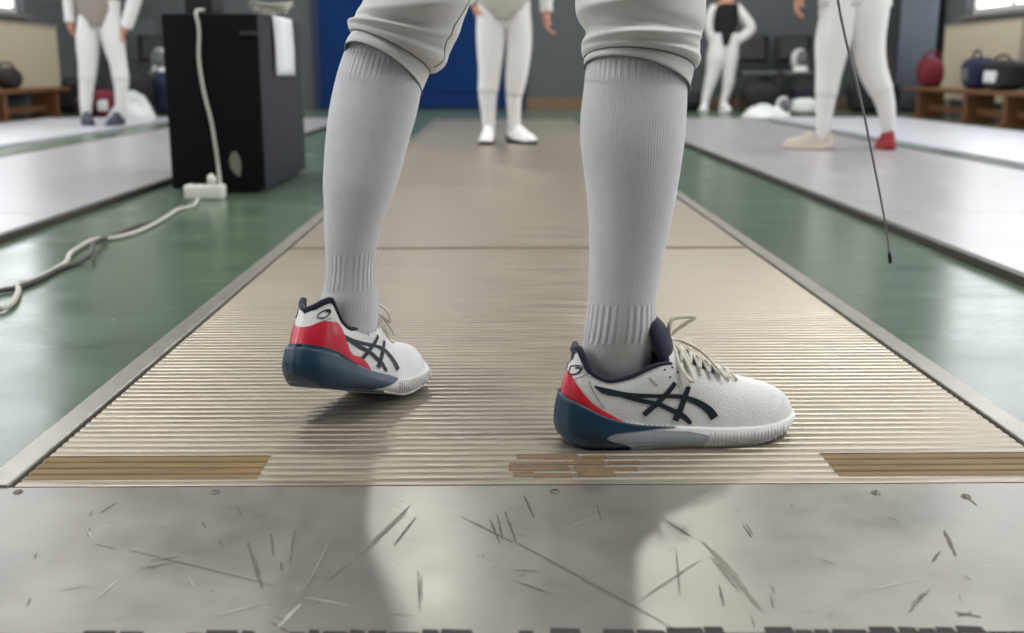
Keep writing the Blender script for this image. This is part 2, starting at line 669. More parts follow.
SC = [(95, 544, 116, 549, 1.3), (129, 550, 275, 586, 1.8), (248, 542, 262, 588, 3.6), (271, 533, 274, 556, 2.6), (295, 530, 290, 563, 2.2),
      (281, 562, 282, 572, 2), (410, 506, 330, 580, 2.4), (416, 517, 394, 546, 2.6), (462, 517, 514, 543, 2.8),
      (512, 540, 677, 630, 2.6), (490, 519, 500, 544, 2.2), (497, 514, 503, 541, 2.0), (505, 511, 516, 542, 2.4), (418, 570, 420, 612, 1.5),
      (421, 575, 422, 600, 1.2), (100, 513, 116, 503, 2.0), (202, 522, 206, 528, 1.8), (524, 495, 534, 518, 2.3), (667, 521, 690, 536, 2.6),
      (742, 524, 752, 538, 1.4), (746, 524, 753, 535, 1.2),
      (719, 585, 724, 606, 2.0), (676, 550, 680, 596, 1.3), (944, 530, 956, 556, 3.6), (932, 562, 940, 551, 2.6), (930, 589, 908, 613, 1.6),
      (924, 592, 910, 606, 1.2), (954, 612, 981, 617, 3), (958, 616, 972, 612, 2.4), (964, 494, 978, 506, 1.8), (597, 504, 601, 520, 1.2),
      (512, 580, 553, 594, 1.5), (510, 570, 538, 571, 1.3), (390, 614, 414, 616, 1.2), (270, 622, 290, 633, 1.3), (820, 559, 836, 565, 1.0), (60, 590, 90, 586, 1.0)]
for s in SC:
    scratch(*s)
for s in ((215, 615, 266, 602, 1.8), (277, 628, 301, 604, 2.6), (304, 597, 351, 606, 1.8), (860, 592, 930, 576, 1.0), (95, 600, 120, 578, 1.2), (560, 530, 600, 515, 1.0)):
    scratch(*s, mi=2)
for s in ((702, 541, 738, 576, 3.4), (712, 552, 752, 598, 4.5), (724, 562, 757, 606, 4.2), (736, 580, 763, 611, 2.5), (408, 508, 345, 567, 2.6), (406, 513, 360, 556, 2.2), (710, 556, 740, 592, 2), (330, 540, 300, 600, 3), (640, 600, 700, 560, 1.5), (150, 560, 180, 556, 2.5), (140, 568, 175, 562, 2)):
    scratch(*s, mi=3)
for i in range(46):
    x, yv = rs.uniform(20, 1000), rs.uniform(495, 625)
    a = rs.uniform(-.5, .5) + (PI / 2 if rs.random() < .3 else 0)
    l = rs.uniform(3, 14)
    scratch(x, yv, x + l * math.cos(a), yv + l * math.sin(a), rs.uniform(.5, 1.0), 1 if rs.random() < .6 else 2)
b.build('front_plate', [M_alu, M_scr, M_scr2, M_scr3], piste, smooth=False)
# strip standing in for cut-off lettering at the near joint, then the next plate
b = MB()
tp = []
x = PX0 + .1
while x < PX1 - .1:
    w = rs.uniform(.006, .03)
    t = rs.uniform(.004, .0105)
    tp += [(x, t), (x + w, t * rs.uniform(.7, 1))]
    g = rs.uniform(.001, .003) if rs.random() < .75 else rs.uniform(.01, .04)
    tp += [(x + w + .0008, -.003), (x + w + g, -.003)]
    x += w + g + .0008
n = len(tp)
b.add([(x, YP - .004, PZ + .001) for x, t in tp] + [(x, YP + t, PZ + .001) for x, t in tp], [(i, i + 1, n + i + 1, n + i) for i in range(n - 1)])
b.build('lettering_strip', M_lettering, piste, smooth=False)
MB().box((PX0, -.58, .012), (PX1, YP - .004, PZ + .0005), 0, .0008).build('near_plate', M_alu, piste, smooth=False)
for (sx, sy) in ((18, 492.5), (215, 493), (555, 492), (876, 493.5), (966, 497)):
    p = gr(sx, sy, PZ)
    b = MB()
    r = .0045
    ring = lambda rr, z: [V((p.x + rr * math.cos(2 * PI * k / 14), p.y + rr * math.sin(2 * PI * k / 14), PZ + z)) for k in range(14)]
    b.loft([ring(r * 1.25, .0006), ring(r * 1.2, .0012), ring(r, .0013), ring(r * .9, .0022), ring(r * .5, .0026)])
    a = random.uniform(0, PI)
    b.box((-r * .8, -.0006, .0024), (r * .8, .0006, .0028), 1, 0, Matrix.Translation((p.x, p.y, PZ)) @ Matrix.Rotation(a, 4, 'Z'))
    b.build('screw', [M_screw, M_gap], piste)


def side_piste(xa, xb, y0, y1, m, label, rail):
    e = empty('fencing_piste', ((xa + xb) / 2, (y0 + y1) / 2, 0), label, 'piste', 'side pistes')
    y = y0
    while y < y1 - .3:
        c = min(y + 1.7, y1)
        MB().box((xa + .03, y + .003, .002), (xb - .03, c - .003, PZ), 0, .001).build('metal_panel', m, e, smooth=False)
        y = c
    for a, c in ((xa, xa + .028), (xb - .028, xb)):
        MB().box((a, y0, 0), (c, y1, PZ + .002), 0, .002).build('edge_rail', rail, e, smooth=False)
    return e


side_piste(1.186, 2.462, -1.5, 10.8, M_far, 'lilac grey metal piste right of the green gap, under the fencer with a red shoe', M_railside)
side_piste(2.64, 3.95, -1.5, 10.9, M_white_piste, 'bright white piste along the right wall bench', M_white_piste)
side_piste(-2.68, -1.40, -1.5, 10.8, M_far, 'grey metal piste left of the black cabinet', M_railside)
side_piste(-4.36, -3.08, -1.5, 10.9, M_white_piste, 'bright white piste along the left wall, under the fencer in a grey top', M_white_piste)

# ------------------------------------------------------------------ shoes
HTM = [(-.004, .108), (0, .112), (.008, .124), (.020, .131), (.034, .118), (.051, .100), (.074, .0915), (.099, .097), (.1175, .110), (.138, .119), (.155, .110), (.18, .095),
      (.2175, .078), (.250, .069), (.272, .061), (.288, .050), (.297, .037), (.301, .024)]
HTL = [(-.004, .122), (0, .127), (.003, .131), (.010, .121), (.020, .107), (.034, .097), (.052, .0915), (.078, .096), (.104, .108), (.135, .119), (.155, .110), (.18, .095),
       (.2175, .078), (.250, .069), (.272, .061), (.288, .050), (.297, .037), (.301, .024)]
PROF = {'h': HTL}
WT = [(0, 0), (.002, .010), (.006, .0175), (.014, .0255), (.027, .0315), (.05, .0365), (.10, .0380), (.15, .0415), (.20, .0480), (.235, .0465), (.262, .040), (.282, .029), (.294, .0175), (.299, .009), (.301, 0)]
NT = [(0, 6.0), (.10, 6.0), (.135, 3.0), (.165, 2.3), (.30, 2.2)]
MST = [(-.005, .066), (.02, .056), (.055, .040), (.09, .031), (.17, .025), (.25, .023), (.285, .025), (.305, .027)]
MSTM = [(-.005, .052), (.02, .050), (.055, .043), (.09, .034), (.13, .027), (.17, .024), (.25, .023), (.285, .025), (.305, .027)]
MSB = [(-.005, .012), (.004, .005), (.025, .0), (.20, .0), (.24, .002), (.275, .009), (.305, .022)]


class ShoeFrame:
    def __init__(self, heel, yaw, scale=1.0, lift=0.0, roll=0.0):
        self.heel, self.yaw, self.s, self.lift, self.roll = V(heel), yaw, scale, lift, roll
        self.R = Matrix.Rotation(yaw, 3, 'Z')

    def w(self, p):
        """shoe coordinates to world: heel at x 0, toe at x .30, visible side at negative y"""
        x, y, z = p
        # heel counter leans forward with height
        k = 1 - sstep(.0, .09, x)
        x = x + k * interp([(0, .007), (.03, -.003), (.066, .002), (.09, .007), (.124, .016), (.16, .020)], z)
        if self.roll:
            c, q = math.cos(self.roll), math.sin(self.roll)
            y, z = y * c + z * q, z * c - y * q
        if self.lift:
            s = sstep(.235, .150, x) if False else 1 - sstep(.150, .235, x)
            c, q = math.cos(self.lift), math.sin(self.lift)
            px = .205
            rx, rz = px + (x - px) * c + z * q, -(x - px) * q + z * c
            x, z = x + (rx - x) * s, z + (rz - z) * s
        return self.heel + self.R @ V((x, y, z)) * self.s


def sect(x, side, z, off=0.0):
    """y of the upper's surface at height z on the given side"""
    H, W, n = interp(PROF['h'], x), interp(WT, x), interp(NT, x)
    q = max(0.0, min(1.0, z / H))
    y = W * max(0.0, 1 - q ** n) ** (1 / n)
    return side * (y + off)


def upper_pt(x, a, off=0.0):
    H, W, n = interp(PROF['h'], x), interp(WT, x), interp(NT, x)
    c, s = math.cos(a), math.sin(a)
    y = -math.copysign(abs(c) ** (2 / n), c) * (W + off)
    z = (H + off) * abs(s) ** (2 / n)
    return y, z


def make_shoe(name, parent, fr, detail=True, mats=None, heel_style='lateral', label=None):
    PROF['h'] = HTL if heel_style == 'lateral' else HTM
    mu, mt, mg, mw, mr = mats or (M_shoe, M_teal, M_gel, M_shoew, M_red)
    NX, NA = (64, 40) if detail else (22, 16)
    b = MB()
    grid = []
    for i in range(NX + 1):
        x = .1505 - .1505 * math.cos(PI * i / NX)
        row = []
        for j in range(NA + 1):
            a = PI * j / NA
            y, z = upper_pt(x, a)
            if x < .125 and abs(math.sin(a)) > .81:
                z -= .026 * (1 - sstep(.10, .125, x))
            z = max(z, interp(MSB, x) + .007)
            row.append((fr.w((x, y, z)), x, a))
        grid.append(row)
    vs = [p[0] for r in grid for p in r]
    fs, mi = [], []
    n = NA + 1
    for i in range(NX):
        for j in range(NA):
            fs.append((i * n + j, i * n + j + 1, (i + 1) * n + j + 1, (i + 1) * n + j))
            am = PI * (j + .5) / NA
            xm = grid[i][0][1]
            mi.append(1 if (xm < .122 and abs(math.sin(am)) > .79) else 0)
    root = mo('shoe' if name is None else name, vs, fs, [mu, M_navy if detail else mu], parent, True, mi)
    if label:
        root['label'] = label
    # midsole
    NX2 = 72 if detail else 20
    MP = [(0, .90), (.12, 1.0), (.32, 1.07), (.52, 1.06), (.75, 1.01), (1, .95)]

    def mid_pt(x, v, sd, off=0.0):
        xw = max(0.0, min(.301, (x + .005) / .3075 * .301))
        W = interp(WT, xw) * 1.04
        zt, zb = interp(MST if heel_style == 'lateral' else MSTM, x), interp(MSB, x)
        return (x, sd * max(0.0, W * interp(MP, v) + (.0022 if 0 < xw < .301 else 0) + off), zb + (zt - zb) * v)
    rings = []
    LV = [0, .06, .14, .25, .38, .5, .62, .75, .88, 1]
    for i in range(NX2 + 1):
        x = -.005 + .3075 * (.5 - .5 * math.cos(PI * i / NX2))
        rings.append([fr.w(mid_pt(x, v, -1)) for v in LV] + [fr.w(mid_pt(x, v, 1)) for v in reversed(LV)])
    b = MB()
    b.loft(rings, True, True)
    ob = b.build('midsole', [mw, mt] if detail else mt, root)
    if detail:
        for p_ in ob.data.polygons:
            iq = [q_ // (2 * len(LV)) for q_ in p_.vertices]
            xq = -.005 + .3075 * (.5 - .5 * math.cos(PI * (sum(iq) / len(iq)) / NX2))
            p_.material_index = 1 if xq < (.046 if heel_style == 'lateral' else .115) else 0
    if not detail:
        return root
    if heel_style == 'lateral':
        lim = [(0, .083), (.15, .074), (.30, .054), (.42, .050), (.55, .058), (.72, .082), (.86, .108), (1, .135)]
    else:
        lim = [(0, .120), (.2, .142), (.4, .155), (.6, .165), (.8, .172), (1, .178)]
    rr = []
    NW = 90
    for j in range(15):
        v = max(0, min(1, (j - 1) / 12))
        row = []
        for i in range(NW + 1):
            t = 2 * i / NW - 1
            x = -.005 + (interp(lim, v) + .005) * abs(t) ** 2.0
            off = .0012 if 0 < j < 14 else -.009
            q = mid_pt(x, v, -1 if t < 0 else 1, off)
            if i * 2 == NW:
                q = (q[0] - (off if off > 0 else off), 0.0, q[2])
            row.append(fr.w(q))
        rr.append(row)
    b = MB()
    b.loft(rr, False, False)
    b.build('heel_cup', mt, root)
    if heel_style == 'lateral':
        for sd in (-1, 1):
            rr = []
            for j in range(13):
                v = .10 + .72 * j / 12
                x0 = interp([(.1, .086), (.2, .074), (.36, .048), (.5, .056), (.65, .078), (.82, .118)], v)
                x1 = interp([(.1, .166), (.4, .172), (.65, .174), (.82, .150)], v)
                x1 = max(x1, x0 + .001)
                rr.append([fr.w(mid_pt(x0 + (x1 - x0) * i / 20, v, sd, .0012)) for i in range(21)])
            b = MB()
            b.loft(rr, False, False)
            b.build('gel_cushion', mg, root)
    # outsole with tread lugs
    b = MB()
    NXo = 60
    st = []
    for i in range(NXo + 1):
        x = .012 + .286 * i / NXo
        xw = max(0.002, min(.299, x))
        W = interp(WT, xw) * .98 + .002
        zb = interp(MSB, x)
        st.append((x, W, zb))
    for sd in (0,):
        rr = []
        for i, (x, W, zb) in enumerate(st):
            dz = -.0022 if i % 2 else -.0006
            rr.append([fr.w((x, -W, zb + .0045)), fr.w((x, -W, zb + dz)), fr.w((x, W, zb + dz)), fr.w((x, W, zb + .0045))])
        b.loft(rr, True, True)
    mis = []
    o = b.build('outsole', [mt, mw], root, smooth=False)
    for p in o.data.polygons:
        xi = sum((o.data.vertices[i].index // 4) for i in p.vertices) / len(p.vertices)
        x = .012 + .286 * xi / NXo
        p.material_index = 0 if x < (.08 if heel_style == 'lateral' else .15) else 1
    # ridged forefoot wall
    for sd in (-1, 1):
        b = MB()
        for i in range(22):
            x = .176 + i * .0046
            xw = (x + .005) / .310 * .301
            W = interp(WT, xw) * 1.05 + .003
            zt, zb = interp(MST, x), interp(MSB, x)
            pts = [fr.w((x, sd * (W * (1.0 + .06 * math.sin(PI * v)) + .0006), zb + (zt - zb) * v)) for v in (.18, .35, .55, .75, .9)]
            b.tube(pts, [.0006, .001, .0011, .001, .0004], 6)
        b.build('sidewall_ribs', M_rib if heel_style == 'lateral' else mw, root)
    # toe bumper
    rr = []
    for i in range(25):
        t = i / 24
        ang = (t - .5) * 2
        # x along outline near the toe on both sides
        sd = -1 if ang < 0 else 1
        x = .301 - .040 * abs(ang) ** 1.6
        zlo, zhi = .016, .016 + .040 * (1 - .75 * abs(ang) ** 2)
        col = []
        for q in range(6):
            z = zlo + (zhi - zlo) * q / 5
            xx = x - .012 * (q / 5) ** 2 * (1 - abs(ang))
            xx = min(xx, .3005)
            col.append(fr.w((xx, sect(xx, sd, min(z, interp(PROF['h'], xx) * .97), .0006), min(z, interp(PROF['h'], xx) * .97) + .0004)))
        rr.append(col)
    b = MB()
    b.loft(rr, False, False)
    b.build('toe_bumper', M_shoew, root)
    # collar piping
    for_path = []
    A = math.asin(.79)

    def rim(x, sd):
        yy, zz = upper_pt(x, A)
        return (x, sd * abs(yy), zz + .0005)
    xs = [.131 - .131 * (i / 30) for i in range(31)]
    path = [rim(x, -1) for x in xs] + [rim(x, 1) for x in reversed(xs[:-1])]
    b = MB()
    b.tube([fr.w(p) for p in path], [.0016 + .0014 * sstep(0, 6, min(i, 60 - i)) + (.0014 if 24 < i < 36 else 0) for i in range(61)], 10)
    b.build('collar', M_navy, root)
    # tongue: a padded slab standing up in the throat
    rr = []
    for (x, z, w, t) in ((.148, .080, .022, .005), (.138, .098, .027, .010), (.129, .115, .029, .012), (.122, .131, .029, .012), (.116, .145, .027, .010), (.113, .152, .022, .007), (.112, .155, .014, .003)):
        ring = []
        for k in range(18):
            a = 2 * PI * k / 18
            ring.append(fr.w((x + t * math.sin(a) - (w * math.cos(a)) ** 2 * 14, w * math.cos(a), z + t * .5 * math.sin(a))))
        rr.append(ring)
    b = MB()
    b.loft(rr)
    b.build('tongue', M_navy, root)
    # dark throat under the laces
    rr = []
    for i in range(16):
        x = .138 + .072 * i / 15
        w = .52 - .24 * (i / 15)
        rr.append([fr.w((x,) + upper_pt(x, PI / 2 + w * q, .0008)) for q in (-1, -.6, -.2, .2, .6, 1)])
    b = MB()
    b.loft(rr, False, False)
    b.build('throat', M_navy, root)

    def lacept(x, q, off):
        return fr.w((x,) + upper_pt(x, PI / 2 + q, off))
    # crossed laces and eyelet holes
    b = MB()
    for i in range(6):
        x = .143 + .0125 * i
        w = .60 - .045 * i
        for sg in (-1, 1):
            pts = [lacept(x + .0125 * t, sg * w * (1 - 2 * t) * (1.0), .0028 + .0016 * math.sin(PI * t)) for t in [j / 8 for j in range(9)]]
            b.tube(pts, .0025, 6, flat=.6)
            pts2 = [lacept(x, sg * w * q, .0024) for q in (1.25, 1.1, 1.0)]
            b.tube(pts2, .0021, 6, flat=.6)
    # knot and bow
    kx = .135
    K = V((kx, 0, .126))
    b.ellipsoid((0, 0, 0), (.006, .007, .005), 12, 8, 0, Matrix.Translation(fr.w(K)))
    def lace(pts, r=.0029):
        b.tube([fr.w(p) for p in spline(pts, 26)], r, 7, flat=.7)
    if heel_style == 'lateral':
        lace([(kx, 0, .126), (kx - .001, -.004, .137), (kx - .001, -.006, .147), (kx + .005, -.004, .1535), (kx + .020, .000, .154), (kx + .034, .004, .152), (kx + .026, .003, .147), (kx + .012, .001, .139), (kx, 0, .128)])
        lace([(kx, 0, .126), (kx + .004, -.012, .118), (kx + .006, -.028, .103), (kx + .010, -.039, .088), (kx + .014, -.0425, .078)])
        lace([(kx, 0, .126), (kx + .010, -.014, .116), (kx + .018, -.030, .098), (kx + .021, -.0405, .084), (kx + .014, -.0405, .086), (kx + .006, -.032, .100), (kx + .001, -.008, .122)])
        lace([(kx, 0, .126), (kx + .018, .006, .122), (kx + .040, -.006, .111), (kx + .054, -.020, .096), (kx + .064, -.030, .083)])
    else:
        lace([(kx, 0, .126), (kx + .010, -.016, .130), (kx + .022, -.030, .122), (kx + .030, -.036, .108), (kx + .022, -.032, .108), (kx + .008, -.014, .120), (kx, 0, .126)])
        lace([(kx, 0, .126), (kx + .012, .018, .128), (kx + .026, .032, .116), (kx + .034, .036, .102)])
        lace([(kx, 0, .126), (kx + .020, -.018, .116), (kx + .036, -.034, .098), (kx + .044, -.038, .088)])
    b.build('laces', M_lace, root)
    for sd in (-1, 1):
        b = MB()
        for (x, z) in ((.121, .097), (.1275, .088), (.131, .099), (.138, .093)):
            c = V((x, sect(x, sd, z, .0006), z))
            b.add([fr.w(c)] + [fr.w((x + .0013 * math.cos(t), sect(x + .0013 * math.cos(t), sd, z + .0013 * math.sin(t), .0007), z + .0013 * math.sin(t))) for t in [2 * PI * k / 8 for k in range(8)]],
                  [(0, 1 + k, 1 + (k + 1) % 8) for k in range(8)])
        b.build('eyelets', M_gap, root)

    # side stripes: px of the side view turned into shoe coordinates
    def L(px, py):
        return ((px - 567) * .00125, (449 - (px - 556) / 240 * 6 - py) * .00125)

    def ribbon(b, pts, ws, sd, off=.0009, n=28):
        P = spline([L(*p) + (w * .00125,) for p, w in zip(pts, ws)], n)
        Lr, Rr, Lb, Rb = [], [], [], []
        for i in range(n):
            x, z, w = P[i]
            x2, z2, _ = P[min(i + 1, n - 1)]
            x1, z1, _ = P[max(i - 1, 0)]
            t = V((x2 - x1, z2 - z1)).normalized()
            nx, nz = -t.y, t.x
            for lst, q in ((Lr, 1), (Lb, .33), (Rb, -.33), (Rr, -1)):
                xx, zz = x + nx * w * .5 * q, z + nz * w * .5 * q
                lst.append(fr.w((xx, sect(xx, sd, zz, off), zz)))
        b.loft([[Lr[i], Lb[i], Rb[i], Rr[i]] for i in range(n)], False, False)
    for sd in (-1, 1):
        b = MB()
        ribbon(b, [(592, 384.5), (604, 389), (628, 393), (652, 394), (672, 394.5), (686, 397), (699, 402.5), (708, 409), (713, 416)], [1.5, 6, 5, 4, 4.2, 5, 6.5, 8, 8.5], sd)
        ribbon(b, [(622, 393), (640, 398.5), (656, 402), (670, 408), (682, 414.5), (690, 422)], [5, 4.5, 4.5, 5, 5.5, 4], sd, .0011)
        ribbon(b, [(674, 381.5), (666, 391), (654, 403), (643, 413)], [4.5, 5, 5.2, 5.5], sd, .0013, 14)
        ribbon(b, [(688, 385.5), (684, 395), (679, 408), (674, 419)], [5, 5.5, 6, 6.5], sd, .0013, 14)
        b.build('side_stripes', M_stripe, root)
    # oval spiral mark near the heel collar
    for sd in (-1, 1):
        b = MB()
        cx, cz = (.0045, .096) if heel_style == 'lateral' else (.014, .101)
        pts = []
        for i in range(40):
            t = i / 39
            a = -.6 + t * 2 * PI * 1.28
            r = 1.0 if t < .72 else 1.0 - (t - .72) * 1.9
            u, w_ = .0085 * r * math.cos(a), .0048 * r * math.sin(a)
            xx, zz = cx + u * .8 - w_ * .35, cz + u * .55 + w_ * .9
            xx = max(.0012, xx)
            pts.append(fr.w((xx, sect(xx, sd, zz, .0008), zz)))
        b.tube(pts, .0012, 5, flat=.5)
        b.build('heel_mark', M_stripe, root)
    # heel panel wraps around the back
    xe = .072 if heel_style == 'lateral' else .118
    rr = []
    NH = 56
    for i in range(NH + 1):
        t = 2 * i / NH - 1
        sd = -1 if t < 0 else 1
        x = max(.0004, xe * abs(t) ** 2.2)
        if heel_style == 'lateral':
            lo = interp(MST, x) - .006
            hi = interp([(0, .093), (.012, .078), (.03, .060), (.055, .044), (.075, .033)], x)
        else:
            lo = interp(MSTM, x) - .010
            hi = interp([(0, .080), (.015, .091), (.035, .091), (.048, .083), (.060, .066), (.076, .048), (.094, .046), (.110, .038), (.122, .026)], x)
        hi = max(hi, lo + .0008)
        col = []
        for q in range(8):
            z, of = lo + (hi - lo) * q / 7, .0012 + .0016 * math.sin(PI * q / 7)
            col.append(fr.w((x, sect(x, sd, z, of), z)) if i * 2 != NH else fr.w((-of, 0, z)))
        rr.append(col)
    b = MB()
    b.loft(rr, False, False)
    b.build('heel_panel', mr, root)
    # heel rand: dark rubber lip above the midsole at the back
    if heel_style == 'medial':
        rr = []
        for i in range(NH + 1):
            t = 2 * i / NH - 1
            sd = -1 if t < 0 else 1
            x = max(.0004, .085 * abs(t) ** 2.2)
            lo = interp(MSTM, x) - .02
            hi = lo + .02 + .005 * (1 - abs(t) ** 3)
            rr.append([fr.w((x if i * 2 != NH else -.0038, sect(x, sd, lo + (hi - lo) * q / 5, .0040 - .0004 * q / 5) if i * 2 != NH else 0.0, lo + (hi - lo) * q / 5)) for q in range(6)])
        b = MB()
        b.loft(rr, False, False)
        b.build('heel_rand', mt, root)
    # stitched lines
    for sd in (-1, 1):
        for ln in ([(568, 388), (574, 379), (588, 371)], [(586, 380), (594, 393), (604, 405)], [(648, 376), (656, 384)]):
            pts = []
            for q in spline(ln, 14):
                x, z = L(*q)
                pts.append(fr.w((x, sect(x, sd, z, .0003), z)))
            MB().tube(pts, .00045, 4).build('stitching', M_thread, root)
    return root


# ------------------------------------------------------------------ the fencer in front
hero = empty('person', (0.02, 1.45, PZ), 'fencer in front, seen from behind, in white socks, breeches and white shoes with red heels', 'person')

heelR = gr(573, 434, PZ)
heelR.y = 1.322
heelR.x = at(560.5, 430, 1.322).x
frR = ShoeFrame(heelR, math.radians(8), 1.018)
make_shoe('shoe', hero, frR, True, label='right shoe flat on the piste, side on to the camera')
ball = V((-.168, 1.54, PZ + .002))
yawL = math.radians(58)
scL = .945
LIFT = math.radians(17)
heelL = ball - Matrix.Rotation(yawL, 3, 'Z') @ V((.205 * scL, 0, 0))
frL = ShoeFrame(heelL, yawL, scL, LIFT, math.radians(6))
make_shoe('shoe', hero, frL, True, heel_style='medial', label='left shoe with its heel lifted, red panel around the heel')


def ring_px(l, r, Y, ry, lift=0.0, n=56, tiltY=0.0):
    a, c = at(l[0], l[1], Y), at(r[0], r[1], Y)
    C = (a + c) / 2
    A = (c - a) / 2
    D = V((0, ry, -lift))
    A = A + V((0, tiltY, 0))
    return [C + A * math.cos(2 * PI * k / n) + D * math.sin(2 * PI * k / n) for k in range(n)]


def ring_el(l, r, Y, ang, ratio, n):
    a, c = at(l[0], l[1], Y), at(r[0], r[1], Y)
    C, hw = (a + c) / 2, (c - a).length / 2
    m = hw / math.sqrt(math.cos(ang) ** 2 + (ratio * math.sin(ang)) ** 2)
    A = V((math.cos(ang), math.sin(ang), 0)) * m
    B = V((-math.sin(ang), math.cos(ang), 0)) * m * ratio
    return [C + A * math.cos(2 * PI * k / n - ang) + B * math.sin(2 * PI * k / n - ang) for k in range(n)]


def sock(name, rows, parent, ang, label=None, v0=0.0, vt=9.0):
    """rows: (xl, xr, y, Y, across / along ratio)"""
    P = spline(rows, 70)
    n = 72
    rings = [ring_el((p[0], p[2]), (p[1], p[2]), p[3], ang, p[4], n) for p in P]
    vs = [q for r in rings for q in r]
    fs, uvs = [], []
    zc = [sum(q.z for q in r) / n for r in rings]
    z0 = v0
    zc = [z if z < vt - .03 else 1 + z - vt + z0 for z in zc]
    for i in range(len(rings) - 1):
        for j in range(n):
            k = (j + 1) % n
            fs.append((i * n + j, i * n + k, (i + 1) * n + k, (i + 1) * n + j))
            uvs.append(((j / n, zc[i] - z0), ((j + 1) / n, zc[i] - z0), ((j + 1) / n, zc[i + 1] - z0), (j / n, zc[i + 1] - z0)))
    o = mo(name, vs, fs, M_knit, parent, fix=False)
    uv = o.data.uv_layers.new(name='UVMap')
    li = 0
    for f in uvs:
        for q in f:
            uv.data[li].uv = q
            li += 1
    if label:
        o['label'] = label
    return o


YR = 1.335
sock('sock', [(592, 648, 410, YR + .004, .60), (588, 651, 385, YR + .004, .62), (582.5, 652, 362, YR + .003, .64), (582, 653.5, 347, YR + .002, .70), (584.8, 656.3, 326, YR + .002, .82),
              (587.8, 656, 301, YR + .004, .94), (588.8, 659.5, 276, YR + .006, .96), (589.3, 664.4, 250, YR + .008, .98), (588.6, 670, 225, YR + .01, .98), (587, 675, 200, YR + .012, .98),
              (583.3, 680.6, 166, YR + .014, .97), (580.3, 684, 141, YR + .016, .96), (580.6, 686, 116, YR + .018, .95), (583.5, 687, 90, YR + .02, .94), (586, 687, 66, YR + .022, .94), (588, 688, 40, YR + .025, .94)],
     hero, math.radians(8), v0=at(620, 340, YR).z, vt=at(620, 56, YR).z)
YL = 1.487
sock('sock', [(338, 374, 352, YL, .62), (334, 376, 335, YL, .62), (328, 377, 315, YL, .66), (322.5, 377, 297, YL, .72), (325, 375.8, 286, YL, .78), (326.3, 374.6, 268, YL + .002, .88), (325.4, 376.7, 246, YL + .006, .95),
              (324.3, 381.8, 224, YL + .012, 1), (324, 390.6, 202, YL + .02, 1), (323.2, 396.5, 185, YL + .026, 1), (324, 402.3, 166, YL + .034, 1), (325.7, 409, 141, YL + .045, 1), (328.4, 416.2, 116, YL + .056, 1),
              (333.3, 421.5, 90, YL + .066, 1), (339.8, 426, 65, YL + .075, 1), (349, 431, 40, YL + .083, 1)],
     hero, math.radians(58), v0=at(350, 288, YL).z, vt=at(382, 60, YL + .07).z)


def breech_leg(b, rows, folds, side_seam=None):
    """rows: ((xl,yl),(xr,yr),Y,ry,lift)"""
    flat = [r[0] + r[1] + (r[2], r[3], r[4]) for r in rows]
    N = 120
    P = spline(flat, N)
    n = 80
    rings = []
    for i, p in enumerate(P):
        ring = ring_px((p[0], p[1]), (p[2], p[3]), p[4], p[5], p[6], n)
        c = sum(ring, V()) / n
        t = i / (N - 1)
        out = []
        for k, q in enumerate(ring):
            a = 2 * PI * k / n
            d = 0
            for (t0, wt, a0, wa, amp, sk) in folds:
                da = (a - a0 + PI) % (2 * PI) - PI
                d += amp * math.exp(-((t - t0 - sk * da) / wt) ** 2) * math.exp(-(da / wa) ** 2)
            out.append(q + (q - c).normalized() * d)
        rings.append(out)
    b.loft(rings, False, True)
    return rings


b = MB()
YRk = YR + .03
# right leg: cuff hem, cuff, puffed hem of the cloth, pinch, knee bulge, thigh
rR = [((584.5, 66), (689, 91), YRk - .008, .064, .022), ((583.8, 63), (690, 86), YRk - .008, .065, .021), ((584, 60), (692, 78), YRk - .006, .065, .019), ((585.5, 57), (694, 70), YRk - .005, .062, .017),
      ((583.5, 56), (698, 66.5), YRk - .005, .068, .016), ((581.5, 51), (700.5, 59), YRk - .004, .074, .013), ((582.5, 43), (699.5, 49), YRk - .002, .075, .010), ((586, 32), (699, 42), YRk, .069, .008), ((581, 22), (703, 33), YRk + .004, .077, .004),
      ((575.6, 6), (705, 14), YRk + .008, .080, 0), ((575, -12), (706, -8), YRk + .014, .082, 0), ((568, -60), (716, -58), YRk + .03, .09, 0), ((540, -180), (740, -178), YRk + .07, .11, 0), ((520, -270), (745, -268), YRk + .10, .12, 0)]
camside = 3 * PI / 2
fR = [(.50, .045, camside - .2, .9, .012, .03), (.62, .035, camside + .4, 1.0, -.009, -.02), (.56, .03, camside + .9, .6, .004, .05), (.70, .04, camside - .6, .8, .012, .06), (.42, .03, camside + .2, 1.2, -.004, .0)]
RR = breech_leg(b, rR, fR)
rL = [((345.3, 50.5), (421.5, 90.5), YL + .062, .058, .027), ((346, 47), (423, 86), YL + .064, .059, .026), ((348, 41), (427, 78), YL + .066, .058, .020), ((352, 33.5), (430.5, 71.5), YL + .068, .054, .015),
      ((350, 31), (437, 71), YL + .069, .061, .013), ((348.5, 27), (445, 65), YL + .072, .066, .011), ((350, 23), (449, 56), YL + .074, .066, .009), ((355, 17), (453, 46), YL + .078, .063, .006), ((360, 8), (460, 32), YL + .084, .069, 0),
      ((364.5, -2), (467, 12), YL + .09, .072, 0), ((370, -16), (474, -6), YL + .10, .075, 0), ((392, -60), (505, -52), YL + .11, .085, 0), ((450, -160), (580, -150), YL + .10, .10, 0), ((490, -225), (625, -220), YL + .08, .11, 0)]
fL = [(.52, .04, camside - .3, 1.0, .011, .05), (.60, .035, camside + .3, .9, -.009, .04), (.68, .04, camside + .1, 1.1, .011, .06), (.46, .03, camside + .6, .8, -.004, .02), (.76, .03, camside - .3, .9, -.004, .05)]
RL = breech_leg(b, rL, fL)
pel = at(600, -250, 1.47)
